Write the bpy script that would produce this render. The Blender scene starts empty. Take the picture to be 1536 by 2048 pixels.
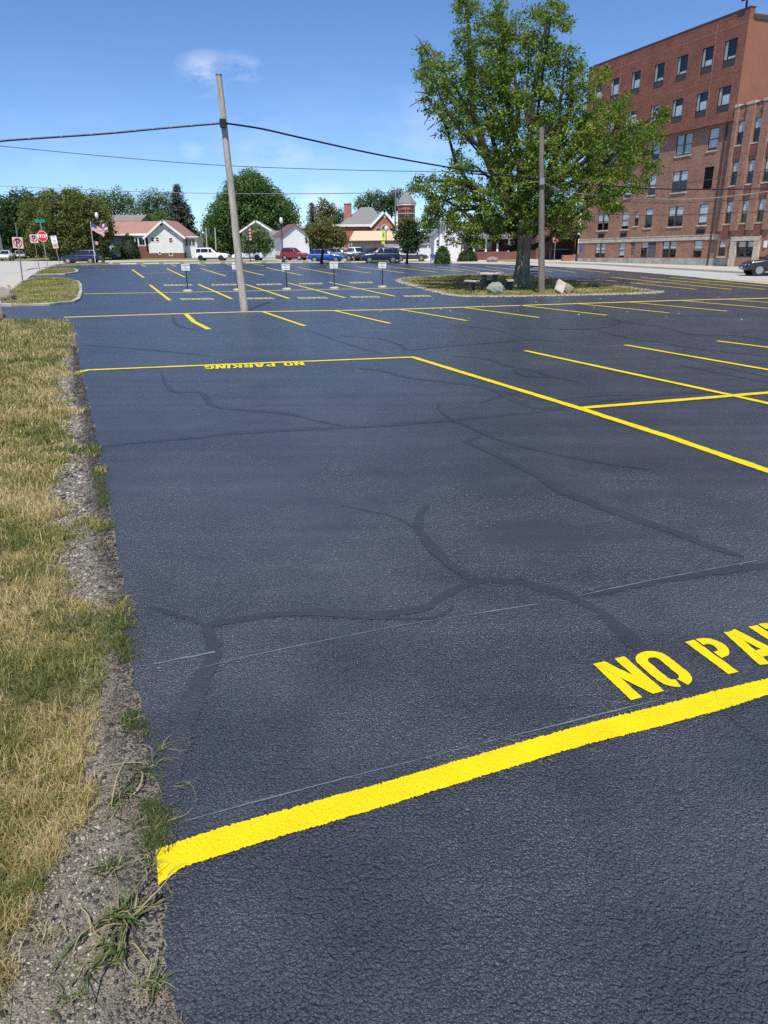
import bpy, math, random
import numpy as np
from mathutils import Vector, Matrix

random.seed(7); RNG = np.random.default_rng(11)
SC = bpy.context.scene
COL = SC.collection

# ------------------------------------------------------------------ camera
F, HC, YH, ROLL = 1400.0, 2.15, 487.0, 0.008      # focal in photo pixels, eye height, horizon row, roll
_p = math.atan((1024 - YH) / F); _c, _s = math.cos(_p), math.sin(_p)
FW = np.array([0, _c, -_s]); _r0 = np.array([1., 0, 0]); _u0 = np.array([0, _s, _c])
RT = _r0 * math.cos(ROLL) - _u0 * math.sin(ROLL); UP = _u0 * math.cos(ROLL) + _r0 * math.sin(ROLL)
EYE = np.array([0, 0, HC])
cam = bpy.data.cameras.new('camera'); camo = bpy.data.objects.new('camera', cam); COL.objects.link(camo)
cam.sensor_fit = 'HORIZONTAL'; cam.sensor_width = 36; cam.lens = F / 1536 * 36
cam.clip_start = 0.05; cam.clip_end = 6000
m = Matrix.Identity(4)
for i in range(3):
    m[i][0] = RT[i]; m[i][1] = UP[i]; m[i][2] = -FW[i]; m[i][3] = EYE[i]
camo.matrix_world = m
SC.camera = camo

def ray(x, y): return RT * ((x - 768) / F) + UP * ((1024 - y) / F) + FW
def G(x, y, z=0.0):
    d = ray(x, y); return EYE + d * ((z - HC) / d[2])
def P(x, y, Y):
    d = ray(x, y); return EYE + d * (Y / d[1])

# ------------------------------------------------------------------ world and sun
SUN_EL = math.radians(60.0)
_a, _b = G(496, 622), G(549, 606.7)
SH = (_b - _a)[:2]; SH = SH / np.linalg.norm(SH)          # direction in which shadows fall
W = bpy.data.worlds.new('World'); SC.world = W; W.use_nodes = True
nt = W.node_tree; nt.nodes.clear()
def wn(t, **k):
    n = nt.nodes.new(t)
    for a, b in k.items(): setattr(n, a, b)
    return n
out = wn('ShaderNodeOutputWorld'); bg = wn('ShaderNodeBackground'); sky = wn('ShaderNodeTexSky')
sky.sky_type = 'NISHITA'; sky.sun_disc = False; sky.sun_elevation = SUN_EL
sun_dir = Vector((-SH[0] * math.cos(SUN_EL), -SH[1] * math.cos(SUN_EL), math.sin(SUN_EL)))
sky.sun_rotation = math.atan2(sun_dir.x, sun_dir.y)
sky.altitude = 0; sky.air_density = 0.7; sky.dust_density = 0.1; sky.ozone_density = 9.5
bg.inputs['Strength'].default_value = 0.12
# small fair-weather clouds: soft noise, sparse, thinning out overhead
tc = wn('ShaderNodeTexCoord'); sep = wn('ShaderNodeSeparateXYZ')
nt.links.new(tc.outputs['Generated'], sep.inputs[0])
mp = wn('ShaderNodeMapping'); mp.inputs['Scale'].default_value = (1, 1, 2.6)
nt.links.new(tc.outputs['Generated'], mp.inputs[0])
cn = wn('ShaderNodeTexNoise'); cn.inputs['Scale'].default_value = 14; cn.inputs['Detail'].default_value = 7; cn.inputs['Roughness'].default_value = 0.6
nt.links.new(mp.outputs[0], cn.inputs['Vector'])
acc = None
for (px, py, rad, dens) in ((412, 150, .021, 1.5), (440, 143, .018, 1.0), (480, 137, .016, 1.3), (575, 310, .022, .75), (520, 290, .045, .35), (385, 300, .010, .7), (632, 400, .026, 1.0),
                            (840, 270, .05, .35), (150, 330, .10, .12), (620, 355, .12, .14)):
    d = Vector(ray(px, py)).normalized()
    vd = wn('ShaderNodeVectorMath', operation='SUBTRACT'); vd.inputs[1].default_value = d
    nt.links.new(tc.outputs['Generated'], vd.inputs[0])
    vs = wn('ShaderNodeVectorMath', operation='MULTIPLY'); vs.inputs[1].default_value = (1 / (rad * 1.5), 1 / (rad * 1.5), 1 / rad)
    nt.links.new(vd.outputs[0], vs.inputs[0])
    vl = wn('ShaderNodeVectorMath', operation='LENGTH'); nt.links.new(vs.outputs[0], vl.inputs[0])
    mr = wn('ShaderNodeMapRange'); mr.inputs['From Min'].default_value = 1.3; mr.inputs['From Max'].default_value = 0.0; mr.inputs['To Max'].default_value = dens
    nt.links.new(vl.outputs['Value'], mr.inputs['Value'])
    if acc is None: acc = mr.outputs[0]
    else:
        mx = wn('ShaderNodeMath', operation='MAXIMUM'); nt.links.new(acc, mx.inputs[0]); nt.links.new(mr.outputs[0], mx.inputs[1]); acc = mx.outputs[0]
cm = wn('ShaderNodeMapRange'); cm.inputs['From Min'].default_value = .33; cm.inputs['From Max'].default_value = .70
nt.links.new(cn.outputs['Fac'], cm.inputs['Value'])
mu = wn('ShaderNodeMath', operation='MULTIPLY'); nt.links.new(acc, mu.inputs[0]); nt.links.new(cm.outputs[0], mu.inputs[1])
m2 = wn('ShaderNodeMath', operation='MULTIPLY'); nt.links.new(mu.outputs[0], m2.inputs[0]); m2.inputs[1].default_value = .62
mixc = wn('ShaderNodeMix', data_type='RGBA'); nt.links.new(m2.outputs[0], mixc.inputs['Factor'])
nt.links.new(sky.outputs[0], mixc.inputs['A']); mixc.inputs['B'].default_value = (7.6, 7.7, 7.9, 1)
nt.links.new(mixc.outputs['Result'], bg.inputs['Color']); nt.links.new(bg.outputs[0], out.inputs[0])

sl = bpy.data.lights.new('sun', 'SUN'); sl.energy = 4.0; sl.angle = math.radians(.53); sl.color = (1, .955, .88)
so = bpy.data.objects.new('sun', sl); COL.objects.link(so)
so.rotation_euler = sun_dir.to_track_quat('Z', 'Y').to_euler()
SC.view_settings.view_transform = 'Standard'; SC.view_settings.look = 'None'
SC.view_settings.exposure = 0.42; SC.view_settings.gamma = 1
SC.cycles.use_denoising = False
SC.cycles.use_adaptive_sampling = True; SC.cycles.adaptive_threshold = .012
SC.cycles.max_bounces = 5; SC.cycles.transparent_max_bounces = 8

# ------------------------------------------------------------------ materials
MATS = {}
def nodes_of(name):
    mt = bpy.data.materials.new(name); mt.use_nodes = True
    n = mt.node_tree; b = n.nodes['Principled BSDF']; MATS[name] = mt
    return mt, n, b
def nd(n, t, ins=None, **k):
    x = n.nodes.new(t)
    for a, b in k.items(): setattr(x, a, b)
    for a, b in (ins or {}).items():
        if hasattr(b, 'is_linked'): n.links.new(b, x.inputs[a])
        else: x.inputs[a].default_value = b
    return x
def c4(c): return (c[0], c[1], c[2], 1)
def ramp(n, fac, stops):
    r = nd(n, 'ShaderNodeValToRGB', {'Fac': fac})
    e = r.color_ramp.elements
    while len(e) < len(stops): e.new(.5)
    for i, (p, c) in enumerate(stops): e[i].position = p; e[i].color = c4(c)
    return r.outputs['Color']
def mat(name, col, rough=.6, metal=0, spec=.5, var=.12, scale=6, bump=0, bscale=60, coat=0, emit=None):
    mt, n, b = nodes_of(name)
    t = nd(n, 'ShaderNodeTexCoord')
    if var:
        z = nd(n, 'ShaderNodeTexNoise', {'Vector': t.outputs['Object'], 'Scale': scale, 'Detail': 5, 'Roughness': .65})
        lo = tuple(max(0, x * (1 - var * 1.6)) for x in col); hi = tuple(min(1, x * (1 + var * 1.2)) for x in col)
        n.links.new(ramp(n, z.outputs['Fac'], [(.3, lo), (.7, hi)]), b.inputs['Base Color'])
    else: b.inputs['Base Color'].default_value = c4(col)
    b.inputs['Roughness'].default_value = rough; b.inputs['Metallic'].default_value = metal
    b.inputs['Specular IOR Level'].default_value = spec; b.inputs['Coat Weight'].default_value = coat
    b.inputs['Coat Roughness'].default_value = .05
    if bump:
        z2 = nd(n, 'ShaderNodeTexNoise', {'Vector': t.outputs['Object'], 'Scale': bscale, 'Detail': 4})
        bp = nd(n, 'ShaderNodeBump', {'Height': z2.outputs['Fac'], 'Strength': bump, 'Distance': .02})
        n.links.new(bp.outputs[0], b.inputs['Normal'])
    return mt

def asphalt_bump(n, strength, dist, fine=True):
    t = nd(n, 'ShaderNodeTexCoord'); v = t.outputs['Object']
    no = nd(n, 'ShaderNodeTexNoise', {'Vector': v, 'Scale': 135, 'Detail': 2, 'Roughness': .6}, noise_dimensions='2D')
    nl = nd(n, 'ShaderNodeTexNoise', {'Vector': v, 'Scale': 26, 'Detail': 2}, noise_dimensions='2D')
    wv = nd(n, 'ShaderNodeVectorMath', {0: nl.outputs['Color']}, operation='MULTIPLY'); wv.inputs[1].default_value = (.03, .03, 0)
    wa = nd(n, 'ShaderNodeVectorMath', {0: v, 1: wv.outputs[0]}, operation='ADD')
    vo = nd(n, 'ShaderNodeTexVoronoi', {'Vector': wa.outputs[0], 'Scale': 82}, voronoi_dimensions='2D')
    a1 = nd(n, 'ShaderNodeMath', {0: vo.outputs['Distance'], 1: vo.outputs['Distance']}, operation='MULTIPLY')
    a2 = nd(n, 'ShaderNodeMath', {0: a1.outputs[0], 1: -1.15}, operation='MULTIPLY')
    a3 = nd(n, 'ShaderNodeMath', {0: no.outputs['Fac'], 1: .75, 2: a2.outputs[0]}, operation='MULTIPLY_ADD')
    a4 = nd(n, 'ShaderNodeMath', {0: nl.outputs['Fac'], 1: 1.1, 2: a3.outputs[0]}, operation='MULTIPLY_ADD')
    sp = nd(n, 'ShaderNodeSeparateXYZ', {0: v})          # relief eases off with distance along the lot
    fd = nd(n, 'ShaderNodeMapRange', {'Value': sp.outputs[1], 'From Min': 2.0, 'From Max': 14.0, 'To Min': strength, 'To Max': strength * .52})
    pt = nd(n, 'ShaderNodeTexNoise', {'Vector': v, 'Scale': 1.3, 'Detail': 4}, noise_dimensions='2D')      # worn smoother here, coarser there
    pm = nd(n, 'ShaderNodeMapRange', {'Value': pt.outputs['Fac'], 'From Min': .32, 'From Max': .66, 'To Min': .62, 'To Max': .84})
    fs_ = nd(n, 'ShaderNodeMath', {0: fd.outputs[0], 1: pm.outputs[0]}, operation='MULTIPLY')
    bp = nd(n, 'ShaderNodeBump', {'Height': a4.outputs[0], 'Strength': fs_.outputs[0], 'Distance': dist})
    return bp.outputs[0], v, vo, no

def make_asphalt(name, lo, hi, rough, strength, dist):
    mt, n, b = nodes_of(name)
    bp, v, vo, no = asphalt_bump(n, strength, dist)
    big = nd(n, 'ShaderNodeTexNoise', {'Vector': v, 'Scale': .55, 'Detail': 4, 'Roughness': .6}, noise_dimensions='2D')
    col = ramp(n, big.outputs['Fac'], [(.3, lo), (.7, hi)])
    # sweep streaks of the sealer, long and faint
    mpn = nd(n, 'ShaderNodeMapping', {'Vector': v, 'Rotation': (0, 0, math.radians(-17)), 'Scale': (.12, 2.2, 1)})
    st = nd(n, 'ShaderNodeTexNoise', {'Vector': mpn.outputs[0], 'Scale': 1.6, 'Detail': 3}, noise_dimensions='2D')
    mr = nd(n, 'ShaderNodeMapRange', {'Value': st.outputs['Fac'], 'From Min': .3, 'From Max': .7, 'To Min': .89, 'To Max': 1.11})
    mx = nd(n, 'ShaderNodeVectorMath', {0: col, 'Scale': mr.outputs[0]}, operation='SCALE')
    # sparse pale grains mixed into the colour at random
    gr = nd(n, 'ShaderNodeTexVoronoi', {'Vector': v, 'Scale': 46}, voronoi_dimensions='2D')
    gm = nd(n, 'ShaderNodeMapRange', {'Value': gr.outputs['Distance'], 'From Min': .05, 'From Max': .16, 'To Min': 1, 'To Max': 0})
    gs = nd(n, 'ShaderNodeSeparateColor', {'Color': gr.outputs['Color']})
    gt = nd(n, 'ShaderNodeMath', {0: gs.outputs[0], 1: .94}, operation='GREATER_THAN')
    gg = nd(n, 'ShaderNodeMath', {0: gm.outputs[0], 1: gt.outputs[0]}, operation='MULTIPLY')
    g2 = nd(n, 'ShaderNodeMath', {0: gg.outputs[0], 1: .35}, operation='MULTIPLY')
    mc = nd(n, 'ShaderNodeMix', {'Factor': g2.outputs[0], 'A': mx.outputs[0], 'B': (.3, .3, .29, 1)}, data_type='RGBA')
    n.links.new(mc.outputs['Result'], b.inputs['Base Color'])
    rr = nd(n, 'ShaderNodeMapRange', {'Value': big.outputs['Fac'], 'From Min': .3, 'From Max': .7, 'To Min': rough - .02, 'To Max': rough + .04})
    n.links.new(rr.outputs[0], b.inputs['Roughness'])
    n.links.new(bp, b.inputs['Normal'])
    return mt
make_asphalt('asphalt', (.038, .045, .057), (.056, .064, .079), .30, 1.0, .020)
make_asphalt('crack_sealer', (.030, .035, .045), (.041, .047, .059), .44, .75, .012)

def make_paint(name, col, rough=.55, wear=0.0):
    mt, n, b = nodes_of(name)
    bp, v, vo, no = asphalt_bump(n, .36, .008)
    z = nd(n, 'ShaderNodeTexNoise', {'Vector': v, 'Scale': 5, 'Detail': 6})
    lo = tuple(x * .88 for x in col)
    cc = ramp(n, z.outputs['Fac'], [(.3, lo), (.65, col)])
    pin = nd(n, 'ShaderNodeMapRange', {'Value': no.outputs['Fac'], 'From Min': .30, 'From Max': .37, 'To Min': .62 + wear, 'To Max': 0})
    mc = nd(n, 'ShaderNodeMix', {'Factor': pin.outputs[0], 'A': cc, 'B': (.05, .05, .05, 1)}, data_type='RGBA')
    n.links.new(mc.outputs['Result'], b.inputs['Base Color']); b.inputs['Roughness'].default_value = rough; b.inputs['Specular IOR Level'].default_value = .22
    n.links.new(bp, b.inputs['Normal'])
    return mt
make_paint('yellow_paint', (.77, .60, .004))
make_paint('pale_paint', (.66, .58, .30))
make_paint('line_mix', (.80, .65, .12))
make_paint('chalk', (.15, .175, .22), .9)

def make_tint(name, stops, rough=.65, trans=.35, spec=.3, noise=0):
    """leaf or blade: colour picked along a ramp by the mesh attribute 'tint'; some light passes through"""
    mt, n, b = nodes_of(name)
    at = nd(n, 'ShaderNodeAttribute', attribute_name='tint')
    col = ramp(n, at.outputs['Fac'], stops)
    n.links.new(col, b.inputs['Base Color']); b.inputs['Roughness'].default_value = rough; b.inputs['Specular IOR Level'].default_value = spec
    tr = nd(n, 'ShaderNodeBsdfTranslucent', {'Color': col}); mx = nd(n, 'ShaderNodeMixShader', {'Fac': trans})
    o = n.nodes['Material Output']
    n.links.new(b.outputs[0], mx.inputs[1]); n.links.new(tr.outputs[0], mx.inputs[2]); n.links.new(mx.outputs[0], o.inputs['Surface'])
    return mt
make_tint('leaf_hero', [(0, (.036, .088, .013)), (.4, (.10, .19, .022)), (.75, (.225, .30, .036)), (1, (.36, .27, .055))], .45, .45)
make_tint('leaf_olive', [(0, (.055, .080, .020)), (.5, (.12, .15, .034)), (1, (.22, .215, .055))])
make_tint('leaf_dark', [(0, (.026, .056, .022)), (.6, (.050, .098, .030)), (1, (.09, .145, .046))])
make_tint('leaf_green', [(0, (.045, .095, .026)), (.6, (.09, .17, .040)), (1, (.17, .25, .07))])
make_tint('leaf_locust', [(0, (.06, .10, .03)), (.6, (.10, .155, .045)), (1, (.15, .20, .07))])
make_tint('leaf_russet', [(0, (.065, .09, .024)), (.5, (.14, .15, .038)), (1, (.27, .17, .06))])
make_tint('needle', [(0, (.042, .066, .046)), (.6, (.090, .12, .080)), (1, (.17, .19, .13))], .7, .15)
make_tint('grass_blade', [(0, (.065, .115, .022)), (.3, (.15, .20, .042)), (.55, (.32, .29, .085)), (.80, (.54, .43, .19)), (1, (.68, .56, .30))], .6, .35)
make_tint('weed_blade', [(0, (.045, .075, .024)), (.5, (.10, .15, .045)), (.72, (.19, .19, .075)), (1, (.40, .34, .19))], .5, .3)
make_tint('pebble', [(0, (.022, .022, .024)), (.3, (.08, .074, .066)), (.6, (.23, .20, .16)), (.9, (.38, .335, .27)), (1, (.55, .52, .45))], .8, 0.0)

def ground_mat(name, stops, scale, bump=.4, bscale=40, rough=.9, scale2=None):
    mt, n, b = nodes_of(name)
    t = nd(n, 'ShaderNodeTexCoord')
    z = nd(n, 'ShaderNodeTexNoise', {'Vector': t.outputs['Object'], 'Scale': scale, 'Detail': 8, 'Roughness': .68})
    fac = z.outputs['Fac']
    if scale2:
        z3 = nd(n, 'ShaderNodeTexNoise', {'Vector': t.outputs['Object'], 'Scale': scale2, 'Detail': 6, 'Roughness': .7})
        f = nd(n, 'ShaderNodeMath', {0: z3.outputs['Fac'], 1: z.outputs['Fac']}, operation='ADD'); f2 = nd(n, 'ShaderNodeMath', {0: f.outputs[0], 1: .5}, operation='MULTIPLY'); fac = f2.outputs[0]
    n.links.new(ramp(n, fac, stops), b.inputs['Base Color']); b.inputs['Roughness'].default_value = rough; b.inputs['Specular IOR Level'].default_value = .25
    z2 = nd(n, 'ShaderNodeTexNoise', {'Vector': t.outputs['Object'], 'Scale': bscale, 'Detail': 5})
    bp = nd(n, 'ShaderNodeBump', {'Height': z2.outputs['Fac'], 'Strength': bump, 'Distance': .02}); n.links.new(bp.outputs[0], b.inputs['Normal'])
    return mt
ground_mat('turf', [(.36, (.055, .055, .022)), (.5, (.11, .10, .045)), (.64, (.20, .165, .085))], 5, 1.0, 120, scale2=60)
ground_mat('lawn', [(.36, (.11, .125, .035)), (.5, (.19, .185, .06)), (.64, (.29, .25, .11))], 2.2, .9, 45, scale2=40)
ground_mat('gravel', [(.34, (.125, .105, .082)), (.5, (.26, .222, .175)), (.66, (.42, .37, .30))], 7, 1.0, 150, scale2=130)
ground_mat('white_gravel', [(.3, (.20, .185, .155)), (.5, (.34, .315, .27)), (.7, (.50, .47, .41))], 14, .8, 60, scale2=40)
ground_mat('road', [(.3, (.36, .35, .33)), (.7, (.47, .455, .43))], .5, .2, 30, scale2=6)
ground_mat('walk', [(.3, (.40, .365, .30)), (.7, (.50, .46, .385))], .7, .25, 30, scale2=9)
ground_mat('concrete', [(.3, (.42, .40, .35)), (.7, (.57, .545, .48))], 2.2, .3, 30, scale2=14)
ground_mat('soil', [(.3, (.10, .085, .06)), (.7, (.17, .15, .11))], 1.5, .5, 20)
ground_mat('boulder_green', [(.3, (.16, .18, .155)), (.55, (.28, .30, .25)), (.72, (.42, .42, .36))], 3, .8, 12, scale2=16)
ground_mat('boulder_tan', [(.3, (.13, .11, .085)), (.55, (.26, .225, .18)), (.72, (.38, .34, .28))], 3, .9, 10, scale2=14)
ground_mat('pole_wood', [(.34, (.20, .175, .145)), (.5, (.42, .385, .33)), (.66, (.58, .545, .48))], 2.0, .4, 40, .85, scale2=11)
ground_mat('pole_dark', [(.3, (.11, .09, .075)), (.5, (.20, .17, .145)), (.7, (.29, .255, .22))], 2.0, .4, 40, .85, scale2=11)
ground_mat('bark', [(.36, (.085, .065, .045)), (.5, (.22, .18, .125)), (.64, (.38, .33, .25))], 2.4, 1.0, 9, .9, scale2=9)
ground_mat('bark_dark', [(.3, (.022, .018, .015)), (.7, (.06, .05, .04))], 3, .8, 9, .9)
for k in ('pole_wood', 'pole_dark', 'bark'):            # grain runs up the wood
    n = MATS[k].node_tree
    t = [x for x in n.nodes if x.type == 'TEX_COORD'][0]
    mpn = nd(n, 'ShaderNodeMapping', {'Vector': t.outputs['Object'], 'Scale': (5.5, 5.5, .55) if k != 'bark' else (3.2, 3.2, .5)})
    for x in n.nodes:
        if x.type == 'TEX_NOISE': n.links.new(mpn.outputs[0], x.inputs['Vector'])

def brick_mat(name, c1, c2, mortar, bw=.215, rh=.075):
    mt, n, b = nodes_of(name)
    t = nd(n, 'ShaderNodeTexCoord'); s = nd(n, 'ShaderNodeSeparateXYZ', {0: t.outputs['Object']})
    a = nd(n, 'ShaderNodeMath', {0: s.outputs[0], 1: s.outputs[1]}, operation='ADD')
    v = nd(n, 'ShaderNodeCombineXYZ', {0: a.outputs[0], 1: s.outputs[2]})
    br = nd(n, 'ShaderNodeTexBrick', {'Vector': v.outputs[0], 'Color1': c4(c1), 'Color2': c4(c2), 'Mortar': c4(mortar), 'Scale': 1, 'Mortar Size': .009, 'Mortar Smooth': .1, 'Bias': -.1, 'Brick Width': bw, 'Row Height': rh})
    z = nd(n, 'ShaderNodeTexNoise', {'Vector': t.outputs['Object'], 'Scale': .7, 'Detail': 6, 'Roughness': .7})
    mr = nd(n, 'ShaderNodeMapRange', {'Value': z.outputs['Fac'], 'From Min': .3, 'From Max': .7, 'To Min': .78, 'To Max': 1.18})
    sc = nd(n, 'ShaderNodeVectorMath', {0: br.outputs['Color'], 'Scale': mr.outputs[0]}, operation='SCALE')
    n.links.new(sc.outputs[0], b.inputs['Base Color']); b.inputs['Roughness'].default_value = .85; b.inputs['Specular IOR Level'].default_value = .25
    bp = nd(n, 'ShaderNodeBump', {'Height': br.outputs['Fac'], 'Strength': .5, 'Distance': -.01}); n.links.new(bp.outputs[0], b.inputs['Normal'])
    return mt
brick_mat('brick_upper', (.245, .068, .042), (.120, .034, .024), (.34, .22, .175))
brick_mat('brick_lower', (.31, .115, .066), (.135, .052, .036), (.52, .42, .33))
brick_mat('brick_red', (.42, .125, .075), (.33, .10, .062), (.42, .28, .22))
brick_mat('brick_dark', (.20, .06, .045), (.14, .045, .035), (.25, .18, .15))

def stripes_mat(name, col, period, axis='z', depth=.02, rough=.55, dark=.86):
    """clapboard or ribbed metal: relief of regular boards"""
    mt, n, b = nodes_of(name)
    t = nd(n, 'ShaderNodeTexCoord'); s = nd(n, 'ShaderNodeSeparateXYZ', {0: t.outputs['Object']})
    src = s.outputs[2]
    if axis == 'h':
        src = nd(n, 'ShaderNodeMath', {0: s.outputs[0], 1: s.outputs[1]}, operation='ADD').outputs[0]
    d = nd(n, 'ShaderNodeMath', {0: src, 1: period}, operation='DIVIDE'); fr = nd(n, 'ShaderNodeMath', {0: d.outputs[0]}, operation='FRACT')
    bp = nd(n, 'ShaderNodeBump', {'Height': fr.outputs[0], 'Strength': .7, 'Distance': depth}); n.links.new(bp.outputs[0], b.inputs['Normal'])
    z = nd(n, 'ShaderNodeTexNoise', {'Vector': t.outputs['Object'], 'Scale': .8, 'Detail': 5})
    cc = ramp(n, z.outputs['Fac'], [(.3, tuple(x * dark for x in col)), (.7, col)])
    ln = nd(n, 'ShaderNodeMath', {0: fr.outputs[0], 1: .12}, operation='LESS_THAN'); l2 = nd(n, 'ShaderNodeMath', {0: ln.outputs[0], 1: .28}, operation='MULTIPLY')
    mc = nd(n, 'ShaderNodeMix', {'Factor': l2.outputs[0], 'A': cc, 'B': c4(tuple(x * .35 for x in col))}, data_type='RGBA')
    n.links.new(mc.outputs['Result'], b.inputs['Base Color']); b.inputs['Roughness'].default_value = rough
    return mt
stripes_mat('siding_white', (.86, .86, .85), .16)
stripes_mat('siding_blue', (.62, .68, .74), .16)
stripes_mat('siding_tan', (.40, .34, .26), .22)
stripes_mat('siding_cream', (.66, .62, .44), .18)
stripes_mat('metal_brown', (.30, .125, .068), .30, 'h', .05, .5)
stripes_mat('roof_pink', (.40, .215, .17), .30, 'h', .03, .5)
stripes_mat('roof_maroon', (.22, .10, .10), .30, 'h', .03, .5)
ground_mat('shingle', [(.3, (.16, .165, .165)), (.7, (.25, .255, .25))], 2, .5, 12, scale2=14)
ground_mat('shingle_brown', [(.3, (.19, .16, .14)), (.7, (.27, .235, .21))], 2, .5, 12, scale2=14)
ground_mat('roof_tan', [(.3, (.56, .40, .27)), (.7, (.66, .49, .34))], 1.2, .3, 12, scale2=9)
mat('joint', (.36, .22, .17), .8); mat('white_trim', (.83, .82, .80), .5); mat('stone', (.50, .44, .355), .8, var=.2, scale=2.5, bump=.2); mat('frame_brown', (.075, .052, .042), .5)
mat('dark_panel', (.045, .043, .045), .5); mat('louver', (.22, .22, .22), .5); mat('black', (.012, .012, .014), .45)
mat('interior', (.03, .03, .034), .9); mat('blind', (.80, .81, .80), .7); mat('curtain', (.62, .62, .60), .8)
mat('foundation', (.37, .355, .31), .85, var=.25, scale=1.2, bump=.2); mat('pipe', (.06, .045, .04), .5)
mat('steel', (.42, .44, .45), .38, .85, var=.25); mat('grey_metal', (.32, .34, .35), .45, .5); mat('green_metal', (.035, .05, .045), .4, .2)
mat('sign_white', (.80, .81, .82), .35, var=.05); mat('sign_red', (.62, .015, .02), .35, var=.05); mat('sign_pink', (.70, .50, .47), .4, var=.06)
mat('sign_green', (.0, .24, .14), .4, var=.05); mat('sign_lime', (.62, .82, .03), .4, var=.05); mat('sign_blue', (.03, .13, .42), .4, var=.05); mat('sign_tan', (.62, .45, .34), .4, var=.06)
mat('ink', (.02, .02, .022), .5, var=0); mat('ink_blue', (.06, .10, .2), .5, var=0)
mat('globe', (.72, .69, .58), .35, var=.08); mat('red_wire', (.42, .045, .03), .5); mat('hydrant', (.80, .30, .03), .4)
mat('maroon_cloth', (.24, .07, .07), .8, var=.1); mat('flag_red', (.50, .03, .04), .8, var=.06); mat('flag_white', (.78, .77, .76), .8, var=.05); mat('flag_blue', (.03, .045, .17), .8, var=.06)
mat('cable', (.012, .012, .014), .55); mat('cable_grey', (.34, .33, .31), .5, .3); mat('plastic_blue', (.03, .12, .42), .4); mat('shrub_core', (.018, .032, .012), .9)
mat('tyre', (.018, .018, .019), .75); mat('rim', (.46, .47, .48), .3, .8); mat('rim_dark', (.035, .035, .037), .35, .5)
mat('car_trim', (.02, .02, .022), .5); mat('lamp_lens', (.72, .74, .76), .12); mat('lamp_red', (.42, .012, .012), .15); mat('plate', (.7, .7, .66), .5)
for k, c in dict(navy=(.006, .013, .055), navy_dark=(.008, .024, .062), white=(.80, .80, .80), silver=(.52, .54, .55), red=(.26, .012, .018), blue=(.012, .075, .42), grey=(.13, .14, .155), charcoal=(.045, .048, .055), blackp=(.010, .012, .018), maroon=(.10, .010, .026)).items():
    mat('paint_' + k, c, .28, .25 if k in ('silver', 'grey') else 0, .5, .03, 3, coat=.9)
def glass_mat(name, tint, refl):
    mt, n, b = nodes_of(name); mt.use_transparent_shadow = True
    o = n.nodes['Material Output']
    tr = nd(n, 'ShaderNodeBsdfTransparent', {'Color': c4(tint)}); gl = nd(n, 'ShaderNodeBsdfGlossy', {'Color': (.95, .97, 1, 1), 'Roughness': .03})
    fr = nd(n, 'ShaderNodeLayerWeight', {'Blend': .5}); f4 = nd(n, 'ShaderNodeMath', {0: fr.outputs['Facing'], 1: 4.0}, operation='POWER'); ad = nd(n, 'ShaderNodeMath', {0: f4.outputs[0], 1: .7, 2: refl + .04}, operation='MULTIPLY_ADD')
    t = nd(n, 'ShaderNodeTexCoord'); z = nd(n, 'ShaderNodeTexNoise', {'Vector': t.outputs['Object'], 'Scale': 1.3}); bp = nd(n, 'ShaderNodeBump', {'Height': z.outputs['Fac'], 'Strength': .12, 'Distance': .05})
    n.links.new(bp.outputs[0], gl.inputs['Normal'])
    mx = nd(n, 'ShaderNodeMixShader', {'Fac': ad.outputs[0]}); n.links.new(tr.outputs[0], mx.inputs[1]); n.links.new(gl.outputs[0], mx.inputs[2]); n.links.new(mx.outputs[0], o.inputs['Surface'])
glass_mat('glass', (.80, .84, .85), .03)
mat('car_glass', (.016, .020, .026), .06, 0, .9, 0)

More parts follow.
